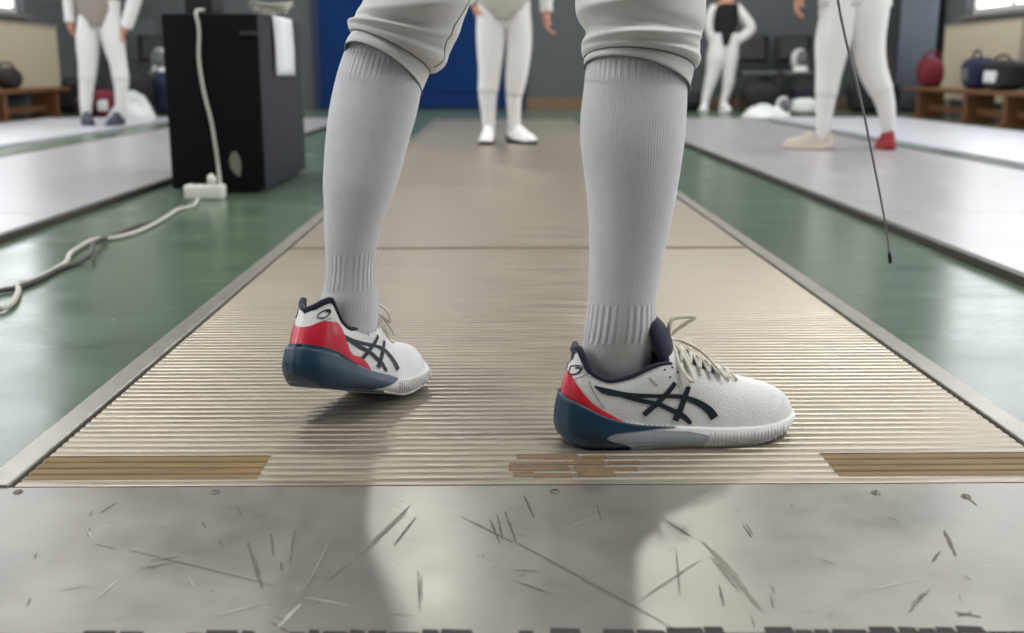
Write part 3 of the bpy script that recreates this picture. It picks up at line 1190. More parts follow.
b.ellipsoid((pel.x, pel.y + .02, pel.z + .05), (.165, .125, .15), 24, 14)
breeches = b.build('breeches', M_breech, hero)
# hem and side seams
b = MB()
for RG in (RR, RL):
    MB().tube(RG[0] + [RG[0][0]], .0011, 6, caps=False).build('hem_seam', M_seam, breeches)
    c = RG[27]
    MB().tube([p for p in c] + [c[0]], .0010, 6, caps=False).build('cuff_seam', M_seam, breeches)
pp = []
for i in range(36, 100):
    kf = 76.2 - 2.6 * sstep(52, 66, i) + 2.2 * sstep(66, 84, i)
    k0 = int(kf)
    pp.append(RL[i][k0 % 80].lerp(RL[i][(k0 + 1) % 80], kf - k0) + V((0, -.0004, 0)))
b.tube(pp, .0009, 6)
b.build('side_seam', M_seam, breeches)

# body, jacket, arms: mostly above the frame, one continuous body under the clothes
sh_z = 1.40
chest = V((.13, 1.50, 1.22))
J = {}
kR, kL = at(640, -5, YRk + .01), at(412, -5, YL + .09)
aR, aL = frR.w((.062, 0, .075)), frL.w((.062, 0, .085))
hand_pt = at(800, -260, 1.72)
bn = [(V((pel.x, pel.y, pel.z + .06)), .13, .10), (V((.13, 1.48, 1.06)), .12, .09), (chest, .14, .10), (V((.14, 1.5, 1.41)), .06, .06), (V((.15, 1.51, 1.50)), .05, .05),
      (V((.155, 1.52, 1.60)), .075, .09), (V((.155, 1.515, 1.70)), .07, .085),
      (V((pel.x + .06, pel.y - .04, pel.z - .02)), .09, .09), (kR, .052, .052), (at(632, 140, YR + .016), .05, .05), (at(620, 300, YR + .004), .024, .024), (at(620, 375, YR + .004), .022, .022), (frR.w((.16, 0, .03)), .022, .016),
      (V((pel.x - .06, pel.y + .05, pel.z - .02)), .09, .09), (kL, .045, .045), (at(368, 140, YL + .045), .042, .042), (at(350, 268, YL), .020, .020), (at(352, 320, YL), .02, .018), (frL.w((.16, 0, .035)), .02, .014),
      (V((.27, 1.42, 1.37)), .055, .055), (V((.40, 1.50, 1.16)), .042, .042), (hand_pt + V((-.07, -.02, .03)), .028, .028),
      (V((.00, 1.60, 1.37)), .055, .055), (V((-.16, 1.66, 1.15)), .042, .042), (V((-.10, 1.80, .98)), .028, .028)]
be = [(0, 1), (1, 2), (2, 3), (3, 4), (4, 5), (5, 6), (0, 7), (7, 8), (8, 9), (9, 10), (10, 11), (11, 12), (0, 13), (13, 14), (14, 15), (15, 16), (16, 17), (17, 18),
      (2, 19), (19, 20), (20, 21), (2, 22), (22, 23), (23, 24)]


def add_hand(nodes, edges, wi, d, side, curl=.5, s=1.0):
    """palm, four fingers and a thumb grown from wrist node wi along d"""
    d = d.normalized()
    w = nodes[wi][0]
    side = (side - d * side.dot(d)).normalized()
    nrm = d.cross(side)
    pi_ = len(nodes)
    nodes.append((w + d * .05 * s, .036 * s, .016 * s))
    edges.append((wi, pi_))
    for k, (o_, l) in enumerate(((-.027, .068), (-.009, .078), (.009, .073), (.027, .058))):
        p0 = w + d * .085 * s + side * o_ * s
        p1 = p0 + (d * math.cos(curl) + nrm * math.sin(curl)) * l * .5 * s
        p2 = p1 + (d * math.cos(curl * 2.4) + nrm * math.sin(curl * 2.4)) * l * .5 * s
        i = len(nodes)
        nodes += [(p0, .0095 * s, .0095 * s), (p1, .0085 * s, .0085 * s), (p2, .007 * s, .007 * s)]
        edges += [(pi_, i), (i, i + 1), (i + 1, i + 2)]
    t0 = w + d * .03 * s - side * .036 * s
    t1 = t0 + (d * .8 - side * .45 + nrm * .3).normalized() * .035 * s
    t2 = t1 + (d * .8 + nrm * .5).normalized() * .028 * s
    i = len(nodes)
    nodes += [(t0, .012 * s, .012 * s), (t1, .010 * s, .010 * s), (t2, .008 * s, .008 * s)]
    edges += [(pi_, i), (i, i + 1), (i + 1, i + 2)]


add_hand(bn, be, 21, V((.9, .1, -.35)), V((0, 1, .2)), .9)
add_hand(bn, be, 24, V((.4, .5, -.7)), V((.6, -.6, 0)), .4)
skin('body', bn, be, M_skin, hero)
jn = [(V((pel.x, pel.y, pel.z + .10)), .17, .135), (V((.13, 1.48, 1.06)), .15, .12), (chest, .175, .125), (V((.14, 1.5, 1.40)), .085, .08),
      (V((.27, 1.42, 1.37)), .075, .075), (V((.40, 1.50, 1.16)), .058, .058), (hand_pt + V((-.08, -.02, .04)), .042, .042),
      (V((.00, 1.60, 1.37)), .075, .075), (V((-.16, 1.66, 1.15)), .058, .058), (V((-.105, 1.79, .99)), .042, .042)]
skin('jacket', jn, [(0, 1), (1, 2), (2, 3), (2, 4), (4, 5), (5, 6), (2, 7), (7, 8), (8, 9)], M_breech, hero)
b = MB()
b.ellipsoid((.155, 1.50, 1.68), (.088, .10, .105), 20, 12)
b.build('hair', M_hair, hero)

# the foil hanging from the fencer's hand
fo = empty('fencing_foil', hand_pt, 'thin dark foil blade hanging point down right of the fencer in front', 'sword')
pts = [hand_pt] + [at(x, y, Y) for x, y, Y in ((818, -120, 1.73), (837, -5, 1.75), (846, 40, 1.755), (862, 105, 1.76), (871, 150, 1.765), (879, 190, 1.77), (886, 228, 1.775), (889.5, 256, 1.78))]
P = [V(p) for p in spline([tuple(p) for p in pts], 40)]
MB().tube(P, [.0025 - .0010 * i / 39 for i in range(40)], 6).build('blade', M_steel, fo)
MB().tube([P[-2], P[-1], P[-1] + (P[-1] - P[-2]).normalized() * .012], [.0026, .0031, .0031], 10).build('tip', M_blk, fo)
dv = (P[1] - P[0]).normalized()
q = dv.to_track_quat('Z', 'Y').to_matrix().to_4x4()
b = MB()
rings = []
for i in range(8):
    t = i / 7
    r = .004 + .046 * math.sin(t * PI / 2)
    rings.append([Matrix.Translation(hand_pt + dv * .03) @ q @ V((r * math.cos(2 * PI * k / 24), r * math.sin(2 * PI * k / 24), .018 * math.cos(t * PI / 2))) for k in range(24)])
b.loft(rings, False, True)
b.build('bell_guard', M_steel, fo)
MB().tube([hand_pt + dv * .03, hand_pt - dv * .04, hand_pt - dv * .11], [.010, .013, .011], 10).build('grip', M_blk, fo)

# ------------------------------------------------------------------ fencers further back


def leg_tube(b, pts, Y, seg=18, flat=1.0):
    """pts (px,py,radius px[,dY])"""
    P = spline([(p[0], p[1], p[2], (p[3] if len(p) > 3 else 0)) for p in pts], 26)
    path, rad = [], []
    for x, y, r, dy in P:
        path.append(at(x, y, Y + dy))
        rad.append(r / ppm(x, y, Y + dy))
    b.tube(path, rad, seg, flat=flat)


def bg_person(label, Y, base, legs, torso, arms, head, top_mat, vest=None, shoes=None, yaws=None, group=None, sole=None, jacket=True, hem=None):
    z = PZ if abs(base[2] - PZ) < 1e-6 else 0.0
    e = empty('person', base, label, 'person')
    k = ppm(500, 60, Y)
    nodes, edges = [], []
    # skeleton of the continuous body
    def N(p, r, ry=None):
        nodes.append((p, r, ry or r))
        return len(nodes) - 1
    hipc = at(sum(l[0][0] for l in legs) / len(legs), legs[0][0][1] - 4, Y)
    root = N(hipc, .09, .06)
    ch = N(at(torso[-2][0], torso[-2][1], Y), .10, .06)
    edges.append((root, ch))
    nk = N(at(head[0], head[1], Y), .05)
    hd = N(at(head[0], head[1] - .13 * k, Y), .07, .08)
    ht = N(at(head[0], head[1] - .24 * k, Y), .06, .07)
    edges.extend([(ch, nk), (nk, hd), (hd, ht)])
    for lg in legs:
        prev = root
        for p in (lg[0], lg[len(lg) // 2], lg[-1]):
            i = N(at(p[0], p[1], Y + (p[3] if len(p) > 3 else 0)), p[2] * .75 / k)
            edges.append((prev, i))
            prev = i
    for am in arms:
        prev = ch
        for p in am['pts']:
            i = N(at(p[0], p[1], Y + (p[3] if len(p) > 3 else 0)), p[2] * .7 / k)
            edges.append((prev, i))
            prev = i
        a0, a1 = at(am['pts'][-2][0], am['pts'][-2][1], Y), at(am['pts'][-1][0], am['pts'][-1][1], Y)
        add_hand(nodes, edges, prev, am.get('dir') or (a1 - a0), am.get('side') or V((0, 1, 0)), am.get('curl', .5), am.get('s', 1.0))
    skin('body', nodes, edges, M_skin, e, 1)
    # breeches to below the knee, socks below
    bb, bs = MB(), MB()
    for lg in legs:
        nk_ = lg_k = max(2, int(len(lg) * .6))
        leg_tube(bb, [(lg[0][0], lg[0][1] - min(20, .12 * k), lg[0][2])] + lg[:nk_ + 1], Y)
    hp = at(torso[0][0], torso[0][1], Y)
    hp = at(sum(l[0][0] for l in legs) / len(legs), legs[0][0][1] + 3, Y)
    bb.ellipsoid(tuple(hp), (max(t_[2] for t_ in torso[:2]) / k * .96, .088, .13), 20, 12)
    bb.build('breeches', M_suit, e)
    for i, lg in enumerate(legs):
        b = MB()
        leg_tube(b, [(p[0], p[1], p[2] * .94, (p[3] if len(p) > 3 else 0)) for p in lg[max(1, int(len(lg) * .6) - 1):]], Y)
        b.build('sock', M_suit, e)
        sm, so = shoes[i]
        ankle = at(lg[-1][0], lg[-1][1], Y + (lg[-1][3] if len(lg[-1]) > 3 else 0))
        yw, lift = yaws[i]
        hz = PZ if z else 0.0
        h = ankle - Matrix.Rotation(yw, 3, 'Z') @ V((.065, 0, 0))
        fr = ShoeFrame((h.x, h.y, hz), yw, .95, lift)
        make_shoe('shoe', e, fr, False, (sm, so, so, so, so))
    # jacket: torso loft and sleeves
    b = MB()
    rows = torso
    rings = []
    for (x, y, r) in spline(rows, 16):
        c = at(x, y, Y)
        rx = r / k
        rings.append([c + V((rx * math.cos(2 * PI * q / 28), .118 * math.sin(2 * PI * q / 28), 0)) for q in range(28)])
    if hem:
        # pointed front hem
        for q, p in enumerate(rings[0]):
            a = 2 * PI * q / 28
            p.z -= hem * max(0.0, math.cos(a + PI / 2)) ** 1.6
    b.loft(rings)
    nmat = [top_mat]
    if vest is None:
        b.build('jacket', top_mat, e)
    else:
        b.build('vest', vest, e)
    for am in arms:
        b = MB()
        leg_tube(b, [(p[0], p[1], p[2], (p[3] if len(p) > 3 else 0)) for p in am['pts']], Y, 14)
        b.build('sleeve', am.get('mat', M_suit), e)
    b = MB()
    hc = at(head[0], head[1] - .20 * k, Y)
    b.ellipsoid((hc.x, hc.y + .01, hc.z + .02), (.085, .10, .105), 16, 10)
    b.build('hair', M_hair, e)
    return e


# opponent at the far end of the piste, facing us
Yc = 7.08
bg_person('fencer in white with a grey jacket hem, facing us on the middle piste', Yc, gr(503, 144, PZ),
          [[(491, 8, 14.5), (491, 40, 14.5), (490, 70, 11.5), (488, 92, 10), (488.5, 115, 7.5), (489, 134, 6)],
           [(517, 8, 13.5), (519, 40, 13), (516.5, 72, 11.5), (514, 95, 8.5), (514, 112, 7), (514.5, 130, 6.5)]],
          [(503, 20, 9), (503, 13, 19), (503, 2, 27), (503, -60, 27), (503, -120, 30), (503, -150, 18)],
          [{'pts': [(474, -112, 9), (466, -50, 8), (475, 4, 6.5)], 'mat': M_suit, 'dir': V((.35, -.1, -1)), 'curl': .9, 's': 1.15},
           {'pts': [(533, -112, 9), (543, -50, 8), (546.5, 12, 6.2)], 'dir': V((.02, 0, -1)), 'curl': .5, 's': 1.0}],
          (503, -165), M_lame, shoes=[(M_shoew, M_soledk), (M_shoew, M_soledk)],
          yaws=[(math.radians(-97), 0), (math.radians(-55), 0)], hem=0)
# fencer on the left white piste
Yl = 9.45
bg_person('fencer in a grey top and white breeches standing by the left window radiator', Yl, gr(100, 126, PZ),
          [[(90, 14, 11), (88, 40, 11.5), (88, 62, 9.5), (87, 80, 8.2), (86, 100, 6.5), (86, 118, 5)],
           [(109, 14, 11), (113, 40, 11), (118, 62, 8.5), (121, 80, 8), (121, 100, 6), (119, 117, 5)]],
          [(99, 27, 8), (99, 20, 15), (98, 10, 20.5), (97, -20, 20), (97, -60, 22), (97, -85, 12)],
          [{'pts': [(75, -55, 6.5), (69, -15, 6), (70, 22, 5)], 's': .9, 'dir': V((.1, 0, -1))}, {'pts': [(122, -55, 7), (136, -15, 7.5), (126, 28, 6)], 'dir': V((-.45, -.1, -.8)), 's': 1.0, 'curl': .8}],
          (97, -92), M_lamed, shoes=[(M_shoedk, M_shoedk), (M_shoedk, M_shoedk)], yaws=[(math.radians(-62), 0), (math.radians(-95), 0)], hem=0)
# young fencer in a black vest by the back wall
Yv = 12.9
bg_person('young fencer in a black vest and white breeches, by the back wall chairs', Yv, gr(718, 110, 0),
          [[(718, 44, 9), (716, 58, 9.5), (713, 72, 7), (709, 86, 5.5), (706, 97, 4.5), (705, 105, 3.6)],
           [(731, 44, 8), (730, 58, 8), (729, 72, 6.5), (728, 86, 5.5), (725, 97, 4.2), (723, 105, 3.6)]],
          [(724, 46, 3), (724, 38, 8.5), (725, 26, 12), (726, 10, 13.5), (728, 4, 9)],
          [{'pts': [(716, 7, 5.5), (711, 15, 5), (709, 28, 4.5), (714, 44, 4)], 's': .7}, {'pts': [(735, 7, 5.5), (742, 15, 5.5), (750, 29, 5.5), (737, 41, 4.5)], 's': .7}],
          (728, 1), M_vest, vest=M_vest, shoes=[(M_shoew, M_shoew), (M_shoew, M_shoew)], yaws=[(math.radians(-110), 0), (math.radians(-80), 0)], hem=0)
# fencer on the right piste, seen from behind
Yr = 6.45
bg_person('fencer all in white with one red shoe, striding on the right piste', Yr, gr(850, 150, PZ),
          [[(841, 8, 20), (833, 42, 17.5), (829, 72, 13), (826, 95, 11), (824, 118, 8.5), (822, 139, 6.5)],
           [(866, 8, 23), (868, 42, 17), (873, 70, 14), (882, 92, 11.5), (887, 112, 9), (889, 132, 6.5)]],
          [(855, 6, 37), (857, -50, 32), (856, -140, 34), (856, -165, 20)],
          [{'pts': [(824, -125, 10), (803, -60, 9), (800, -8, 7)], 's': 1.0, 'dir': V((-.2, 0, -1)), 'mat': M_suit}, {'pts': [(890, -125, 10), (915, -80, 9), (900, -50, 8)], 's': 1.0, 'dir': V((-.5, -.3, .4))}],
          (856, -175), M_suit, shoes=[(M_shoecr, M_shoecr), (M_shoered, M_shoered)],
          yaws=[(math.radians(160), 0), (math.radians(82), 0)])

# ------------------------------------------------------------------ black cabinet and what is on it
Yc0, Yc1 = 4.37, 5.30
cx0, cx1 = gr(171.5, 194, 0).x, gr(265, 194, 0).x
cz = at(212, 13, Yc0).z
cab = empty('equipment_cabinet', ((cx0 + cx1) / 2, (Yc0 + Yc1) / 2, 0), 'tall black equipment cabinet on the green floor left of the middle piste', 'cabinet')
b = MB().box((cx0, Yc0 + .004, .015), (cx1, Yc1, cz), 0, .006)
shade_auto(b.build('cabinet_body', M_blackside, cab))
b = MB().box((cx0 + .002, Yc0 - .012, .02), (cx1 - .002, Yc0 + .003, cz - .004), 0, .004)
fd = shade_auto(b.build('front_panel', M_black, cab))
b = MB()
p = [at(x, y, Yc0 - .014) for x, y in ((232, 152), (236, 151), (240, 158), (241.5, 167), (240, 177), (235, 174), (230, 167), (229, 159))]
c = sum(p, V()) / len(p)
b.add([c] + p, [(0, 1 + i, 1 + (i + 1) % 8) for i in range(8)])
b.build('pale_mark', M_mark, fd, smooth=False)
p0, p1 = at(240, 32, Yc0 - .014), at(257, 34, Yc0 - .014)
MB().box((p0.x, Yc0 - .026, p1.z - .006), (p1.x, Yc0 - .012, p0.z + .004), 0, .002).build('handle', M_blackside, cab)
MB().box((cx0 + .03, Yc0 + .03, 0), (cx1 - .03, Yc1 - .03, .016)).build('plinth', M_blk, cab, smooth=False)
# sheet of paper on its right side
pa, pb = at(277, 16, Yc0 + .21), at(296, 73, Yc0 + .36)
b = MB()
rows = []
for i in range(9):
    t = i / 8
    x = cx1 + .006 + .004 * math.sin(t * 3)
    rows.append([V((x + .001, Yc0 + .24 + .02 * t, cz + .004 - .24 * t)), V((x, Yc0 + .66 + .02 * t, cz + .004 - .24 * t)), V((x + .003, Yc0 + .66 + .02 * t, cz + .004 - .24 * t)), V((x + .004, Yc0 + .24 + .02 * t, cz + .004 - .24 * t))])
b.loft(rows)
o = b.build('paper_sheet', M_paper)
recenter(o, (cx1 + .006, Yc0 + .27, cz - .3))
tag(o, 'white paper sheet hanging on the side of the black cabinet', 'paper')
# scoring box on top
sb = at(203, 12, Yc0 + .12)
e = empty('scoring_box', (sb.x, Yc0 + .14, cz), 'small black scoring box standing on the black cabinet', 'scoring box')
MB().box((sb.x - .055, Yc0 + .05, cz), (sb.x + .055, Yc0 + .24, cz + .20), 0, .008).build('case', M_blk, e, smooth=False)
MB().box((sb.x - .045, Yc0 + .044, cz + .10), (sb.x + .045, Yc0 + .052, cz + .18), 0, .002).build('lamp_panel', M_chair, e, smooth=False)
# bundled white wire and cloth on top
b = MB()
for i in range(5):
    r = .05 + .004 * i
    c0 = V((at(268, 8, Yc0 + .2).x + .002 * i, Yc0 + .22, cz + .012 + .008 * i))
    b.tube([c0 + V((r * math.cos(2 * PI * k / 24) * 1.3, r * math.sin(2 * PI * k / 24), .004 * math.sin(k * .7 + i))) for k in range(25)], .005, 6)
o = b.build('coiled_wire', M_cable)
recenter(o, (at(268, 8, Yc0 + .2).x, Yc0 + .22, cz))
tag(o, 'pale coiled body wire lying on the black cabinet', 'wire')

# cables
def cable(name, pts, r, m, label, cat):
    P = [V(p) for p in spline([tuple(p) for p in pts], 90)]
    o = MB().tube(P, r, 8).build(name, m)
    recenter(o, P[-1])
    return tag(o, label, cat)


yf = Yc0 - .022
cable('hanging_cable', [V((at(200, 6, yf).x, Yc0 + .08, cz + .012)), V((at(197, 10, yf).x, Yc0 + .02, cz + .012)), at(196, 13, yf), at(199, 30, yf), at(199, 60, yf), at(204, 92, yf), at(211, 120, yf), at(216, 150, yf), at(219, 172, yf), gr(221, 194, .01)],
      .007, M_cabled if False else M_cable, 'pale cable hanging down the front of the black cabinet', 'cable')
# power strip
c = gr(205, 199, 0)
e = empty('power_strip', c, 'white power socket strip on the floor at the foot of the black cabinet', 'socket')
MB().box((c.x - .07, c.y - .035, 0), (c.x + .075, c.y + .035, .055), 0, .008).build('case', M_plug, e)
b = MB()
for k in (-.03, .005, .04):
    b.tube([(c.x + k, c.y, .055), (c.x + k, c.y, .057)], .015, 14)
b.build('socket', M_mark, e)
MB().tube([(c.x + .03, c.y, .057), (c.x + .03, c.y, .085), (c.x + .035, c.y, .09)], [.018, .016, .010], 12).build('plug', M_plug, e)
gp = [(0, 309), (8, 306), (15, 299), (18.5, 290), (17, 284), (30, 281), (50, 272), (66, 262), (70, 254), (80, 247), (93, 240), (110, 238.5), (133, 233), (150, 226), (168, 216), (178, 209.5), (192, 206.5), (196, 203), (198, 199)]
cable('extension_cord', [gr(x, y, .008) for x, y in gp], .0065, M_cable, 'pale cord running over the green floor to the power strip', 'cable')
gp = [(-20, 297), (0, 291), (18, 287.5), (40, 279), (60, 268.5), (80, 262), (92, 253), (94, 243), (112, 236), (135, 227), (155, 221), (172, 211), (186, 203)]
cable('twisted_cable', [gr(x, y, .007 + .014 * math.exp(-((x - 93) / 5) ** 2)) for x, y in gp], .0065, M_cabled, 'dark cable lying alongside the pale cord on the green floor', 'cable')

# ------------------------------------------------------------------ radiators, benches, bags along the walls


def radiator(side, y0, y1, z0, z1, label):
    X = XL if side == 'left' else XR
    sg = 1 if side == 'left' else -1
    e = empty('radiator', (X + sg * .07, (y0 + y1) / 2, 0), label, 'radiator', 'wall radiators')
    b = MB()
    n = int((y1 - y0) / .06)
    xs = sorted((X + sg * .03, X + sg * .11))
    b.box((xs[0], y0, z0), (xs[1], y1, z1), 0, .008)
    for i in range(n):
        yy = y0 + .02 + (y1 - y0 - .04) * (i + .5) / n
        b.tube([(X + sg * .112, yy, z0 + .03), (X + sg * .114, yy, (z0 + z1) / 2), (X + sg * .112, yy, z1 - .03)], [.008, .01, .008], 6)
    shade_auto(b.build('radiator_panel', M_rad, e))
    xs = sorted((X + sg * .02, X + sg * .12))
    MB().box((xs[0], y0 - .005, z1), (xs[1], y1 + .005, z1 + .02), 0, .004).build('top_grille', M_rad2, e, smooth=False)
    b = MB()
    for yy in (y0 + .15, y1 - .15):
        b.tube([(X + sg * .07, yy, z0), (X + sg * .07, yy, 0.0)], .014, 10)
    b.build('pipe', M_rad2, e)
    MB().tube([(X + sg * .07, y0 + .15, z0 - .06), (X + sg * .13, y0 + .15, z0 - .06)], [.022, .026], 12).build('valve', M_plug, e)
    return e


radiator('left', 9.6, 12.4, .24, .92, 'cream radiator under the left window')
radiator('right', 10.35, 12.1, .16, .92, 'cream radiator under the right window')


def bench(X, y0, y1, zs, label, legs):
    e = empty('gym_bench', (X, (y0 + y1) / 2, 0), label, 'bench', 'gym benches')
    MB().box((X - .15, y0, zs - .04), (X + .15, y1, zs), 0, .008).build('seat', M_wood, e, smooth=False)
    for yy in legs:
        b = MB().box((X - .13, yy - .035, .03), (X + .13, yy + .035, zs - .04), 0, .006).box((X - .16, yy - .045, 0), (X + .16, yy + .045, .035), 0, .006)
        b.build('leg', M_wood, e, smooth=False)
    MB().box((X - .03, y0 + .1, .07), (X + .03, y1 - .1, .13), 0, .006).build('rail', M_wood, e, smooth=False)


bench(-4.54, 8.3, 11.6, .30, 'brown low wooden bench below the left radiator', (8.7, 10.1, 11.3))
bench(4.36, 8.8, 11.6, .30, 'brown low wooden bench below the right radiator', (9.3, 10.1, 11.25))


def blob(name, c, r, m, label, cat, seed=0, group=None, amp=.12, flatb=True, strap=None, pocket=None, rz=0):
    """a soft bag: rounded box with folds, a strap and a pocket"""
    rr = random.Random(seed)
    e = empty(name, c, label, cat, group)
    nu, nv = 28, 16
    ph = [rr.uniform(0, 6.28) for _ in range(6)]
    rings = []
    for i in range(1, nv):
        a = PI * i / nv
        ring = []
        for k in range(nu):
            u = 2 * PI * k / nu
            def pw(v, e_):
                return math.copysign(abs(v) ** e_, v)
            x, y, z = pw(math.sin(a), .6) * pw(math.cos(u), .6), pw(math.sin(a), .6) * pw(math.sin(u), .6), -pw(math.cos(a), .6)
            d = 1 + amp * (math.sin(3 * u + ph[0] + 2 * z) * .4 + math.sin(5 * u + ph[1]) * .25 * math.sin(2 * a + ph[2]) + .4 * math.sin(2 * z * 2 + ph[3]))
            ring.append(Matrix.Translation(c) @ Matrix.Rotation(rz, 4, 'Z') @ V((r[0] * x * d, r[1] * y * d, r[2] + r[2] * z * (d if z > 0 else 1))))
        rings.append(ring)
    MB().loft(rings).build('bag_body', m, e)
    Tm = Matrix.Translation(c) @ Matrix.Rotation(rz, 4, 'Z')
    pts = [Tm @ V((r[0] * .75 * math.cos(t), -r[1] * .2, r[2] * 1.85 + r[2] * .5 * math.sin(t))) for t in [PI * k / 16 for k in range(17)]]
    MB().tube(pts, .011, 6).build('strap', strap or M_blk, e)
    if pocket:
        MB().box((-r[0] * .5, -r[1] * 1.06, r[2] * .5), (r[0] * .5, -r[1] * .8, r[2] * 1.3), 0, .01, Tm).build('pocket', pocket, e)
    return e


def on(px, Xw):
    """Y on a lengthwise line X = Xw seen at pixel column px"""
    d = ray(px, 90)
    return Xw * d.y / d.x


blob('sports_bag', (-4.54, on(9, -4.54), .30), (.10, .13, .10), M_bagbr, 'dark brown round bag on the left bench', 'bag', 1, strap=M_bagbr)
blob('sports_bag', (-4.15, 11.45, 0), (.13, .16, .11), M_bagmr, 'dark maroon bag on the floor by the left bench end', 'bag', 2)
blob('sports_bag', (at(76, 108, 12.5).x, 12.5, 0), (.2, .16, .16), M_bag, 'black bag behind the legs of the fencer by the left window', 'bag', 3)
blob('sports_bag', (at(107, 110, 11.3).x, 11.3, 0), (.10, .12, .14), M_bagr, 'small red and white bag between the legs of the left fencer', 'bag', 14, pocket=M_cloth)
blob('sports_bag', (at(137, 100, 12.0).x, 12.0, 0), (.17, .15, .24), M_bag, 'tall black bag against the back wall left of the cabinet', 'bag', 4)
blob('sports_bag', (at(165, 100, 12.3).x, 12.3, .0), (.10, .15, .22), M_bagb, 'navy blue bag half hidden by the black cabinet', 'bag', 5)
blob('backpack', (4.36, on(929, 4.36), .30), (.12, .11, .15), M_bagr, 'red backpack on the right bench end near the corner', 'bag', 6, strap=M_bagr)
blob('sports_bag', (4.36, on(977, 4.36), .30), (.12, .13, .145), M_bagb, 'navy bag with a pale pocket, the left one on the right bench', 'bag', 7, pocket=M_chair, rz=-PI / 2)
blob('sports_bag', (4.36, on(1003, 4.36), .30), (.22, .13, .125), M_bag, 'black bag with a white label, the right one on the right bench', 'bag', 8, pocket=M_cloth, rz=-PI / 2)
blob('sports_bag', (at(872, 100, 12.5).x, 12.5, 0), (.28, .18, .17), M_bag, 'black bag on the floor behind the legs of the right fencer', 'bag', 9)
blob('sports_bag', (at(690, 100, 13.2).x, 13.2, 0), (.16, .2, .09), M_bag, 'flat black bag on the floor left of the fencer in the vest', 'bag', 10)
blob('sports_bag', (at(804, 104, 12.0).x, 12.0, 0), (.13, .12, .085), M_cloth, 'pale blue white bag on the floor beside the white mask', 'bag', 11, strap=M_bagb)


def heap(name, c, r, m, label, cat, seed, h):
    rr = random.Random(seed)
    ph = [rr.uniform(0, 6.28) for _ in range(8)]
    b = MB()
    rings = []
    n = 40
    for i in range(13):
        t = i / 12
        ring = []
        for k in range(n):
            a = 2 * PI * k / n
            d = 1 + .16 * math.sin(3 * a + ph[0]) + .09 * math.sin(7 * a + ph[1])
            rad = (1 - t) ** .8 * d
            z = h * (1 - (1 - t) ** 2) * (1 + .28 * math.sin(2 * a + ph[2] + 3 * t) + .12 * math.sin(6 * a + ph[3] - 4 * t)) * (t > 0)
            ring.append(V((c[0] + r[0] * rad * math.cos(a), c[1] + r[1] * rad * math.sin(a), c[2] + max(0, z))))
        rings.append(ring)
    b.loft(rings)
    o = b.build(name, m)
    recenter(o, c)
    return tag(o, label, cat)


p = at(134, 112, 10.6)
heap('jacket_heap', (p.x, 10.6, PZ), (.22, .16, 0), M_cloth, 'white crumpled fencing jacket on the floor left of the cabinet', 'jacket', 5, .19)
p = at(764, 114, 11.3)
heap('jacket_heap', (p.x, 11.3, .0), (.24, .16, 0), M_cloth, 'white crumpled fencing jacket lying on the floor right of the fencer in the vest', 'jacket', 8, .10)


def fencing_mask(c, s, label, yaw=0):
    e = empty('fencing_mask', c, label, 'mask', 'fencing masks')
    T = Matrix.Translation(c) @ Matrix.Rotation(yaw, 4, 'Z')
    b = MB()
    b.ellipsoid((0, 0, .13 * s), (.10 * s, .115 * s, .13 * s), 22, 14, 0, T)
    b.build('hood', M_cloth, e)
    b = MB()
    rings = []
    for i in range(9):
        t = -1 + 2 * i / 8
        rings.append([T @ V((.095 * s * math.sin(u) * math.cos(t * 1.1), -.125 * s * math.cos(u) * math.cos(t * .9), .135 * s + .11 * s * math.sin(t * 1.2))) for u in [-.9 + 1.8 * k / 12 for k in range(13)]])
    b.loft(rings, False, False)
    b.build('face_mesh', M_chair, e)
    b = MB()
    b.loft([[T @ V((.085 * s * w * math.sin(u), -.10 * s * w * math.cos(u) - .01, z * s)) for u in [-1.3 + 2.6 * k / 12 for k in range(13)]] for w, z in ((1, .06), (1.15, .02), (1.2, .0))], False, False)
    b.build('bib', M_suit, e)


p = at(783, 107, 11.6)
fencing_mask((p.x, 11.6, .0), .78, 'white mask standing on the floor at the end of the crumpled jacket')


def chair(c, yaw, label):
    e = empty('folding_chair', c, label, 'chair', 'dark chairs along the back wall', yaw)
    T = Matrix.Translation(c) @ Matrix.Rotation(yaw, 4, 'Z')
    shade_auto(MB().box((-.21, -.22, .42), (.21, .20, .455), 0, .012, T).build('seat', M_chair, e))
    b = MB()
    rows = []
    for i in range(7):
        z = .56 + .30 * i / 6
        rows.append([T @ V((x, .20 + .05 * i / 6 + .05 * (1 - (x / .21) ** 2) + d, z)) for x, d in ((-.21, 0), (-.1, 0), (0, 0), (.1, 0), (.21, 0), (.21, .02), (.1, .02), (0, .02), (-.1, .02), (-.21, .02))])
    b.loft(rows)
    b.build('backrest', M_blk, e)
    for sx in (-.2, .2):
        MB().tube([T @ V((sx, -.2, 0)), T @ V((sx, -.19, .43))], .012, 8).build('leg', M_blk, e)
        MB().tube([T @ V((sx, .25, 0)), T @ V((sx, .18, .43)), T @ V((sx, .24, .86))], .012, 8).build('leg', M_blk, e)
    MB().tube([T @ V((-.2, -.195, .2)), T @ V((.2, -.195, .2))], .009, 8).build('stretcher', M_blk, e)
    return e


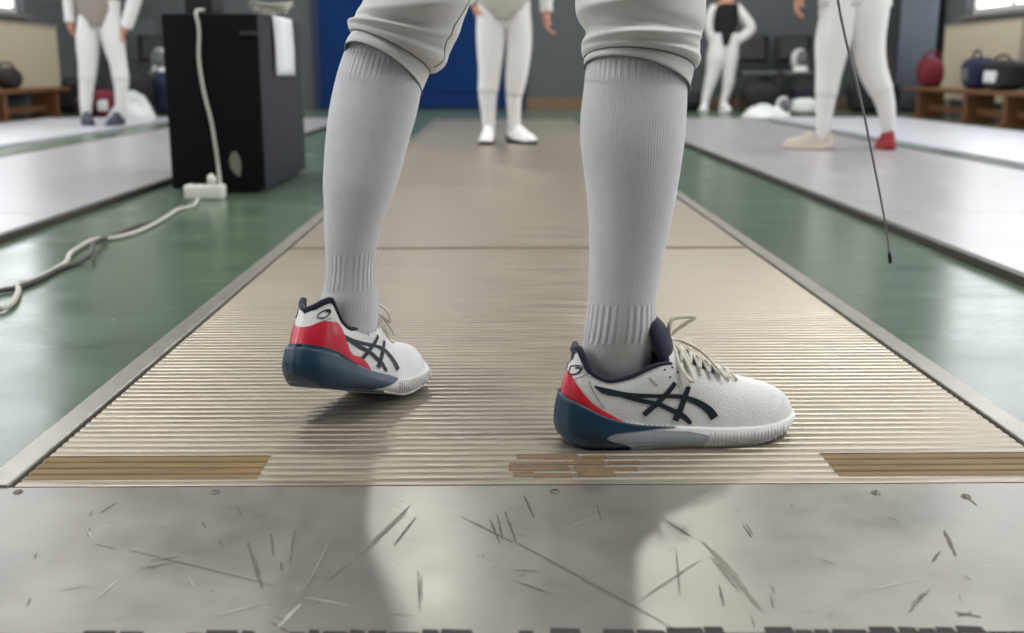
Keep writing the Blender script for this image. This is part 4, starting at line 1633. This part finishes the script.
c1 = V((at(754, 100, 13.1).x, 13.1, 0))
c2 = V((at(795, 100, 13.1).x, 13.1, 0))
chair(c1, .05, 'dark chair with a grey seat next to the fencer in the black vest')
chair(c2, -.04, 'dark chair with a grey seat holding the white mask')
fencing_mask((c2.x + .03, 13.12, .455), 1.0, 'white mask sitting on the dark chair by the back wall', .2)
blob('sports_bag', (c1.x - .02, 12.68, 0), (.19, .15, .17), M_bag, 'black bag under the chair next to the fencer in the vest', 'bag', 12)
blob('sports_bag', (c2.x + .02, 12.68, 0), (.19, .15, .17), M_bag, 'black bag under the chair that holds the white mask', 'bag', 13)
cm = V((at(163, 70, 12.9).x, 12.9, 0))
chair(V((cm.x - .12, 12.95, 0)), .1, 'dark chair left of the black cabinet, by the back wall')
fencing_mask((cm.x - .02, 12.9, .455), 1.0, 'white mask on the chair left of the black cabinet', 0)

# grey wall panel behind the left fencer and the curtain in the right corner
x0, x1 = at(130, 60, YB).x, at(158, 60, YB).x
b = MB().box((x0, YB - .05, .35), (x1, YB - .002, 1.05), 0, .008)
for k in range(5):
    xx = x0 + (x1 - x0) * (k + .5) / 5
    b.box((xx - .004, YB - .056, .40), (xx + .004, YB - .048, 1.0))
o = b.build('wall_panel', M_wall, smooth=False)
recenter(o, (x0, YB - .03, .35))
tag(o, 'grey panel on the back wall between the left fencer and the cabinet', 'panel')
b = MB()
ya, yb = on(932, 4.8), 13.5
fr_, bk = [], []
n = 60
for i in range(n + 1):
    t = i / n
    fr_.append((4.80 - .045 * math.sin(t * 2 * PI * 7), ya + (yb - ya) * t))
rings = []
for z in (.03, 1.0, 2.2, 3.6):
    rings.append([V((x, y, z)) for x, y in fr_] + [V((x + .012, y, z)) for x, y in reversed(fr_)])
b.loft(rings)
o = b.build('curtain', M_curt)
recenter(o, (4.8, (ya + yb) / 2, 0))
tag(o, 'grey blue curtain hanging on the right wall beside the radiator', 'curtain')

# ------------------------------------------------------------------ light
W = bpy.data.worlds.new('world')
S.world = W
W.use_nodes = True
W.node_tree.nodes['Background'].inputs['Color'].default_value = (.75, .82, .95, 1)
W.node_tree.nodes['Background'].inputs['Strength'].default_value = 0.3
for i, (x, y, en, sx, sy, tilt) in enumerate(((-2.2, .6, 75, .5, 1.8, 0), (2.2, .6, 110, .5, 1.8, 0), (-2.6, 6.2, 90, .4, 1.6, 0), (2.6, 6.2, 90, .4, 1.6, 0),
                                              (-.85, 11.2, 75, .3, 1.0, 0), (1.95, 11.2, 75, .3, 1.0, 0))):
    ld = bpy.data.lights.new('unseen_ceiling_lamp', 'AREA')  # unseen lamps; the near pair is placed to brighten the legs and shoes
    ld.shape = 'RECTANGLE'
    ld.size, ld.size_y = sx, sy
    ld.energy = en
    ld.color = (1, .98, .95) if tilt == 0 else (1, .86, .66)
    lo = bpy.data.objects.new('unseen_ceiling_lamp', ld)
    lo.location = (x, y, ZC - .12)
    lo.rotation_euler = (tilt, 0, 0)
    link(lo)

S.view_settings.view_transform = 'Standard'
S.view_settings.look = 'None'
S.view_settings.gamma = 1.0
S.view_settings.exposure = 0.0
S.view_settings.use_curve_mapping = False
S.cycles.use_denoising = True
S.cycles.max_bounces = 8
S.cycles.sample_clamp_indirect = 6.0
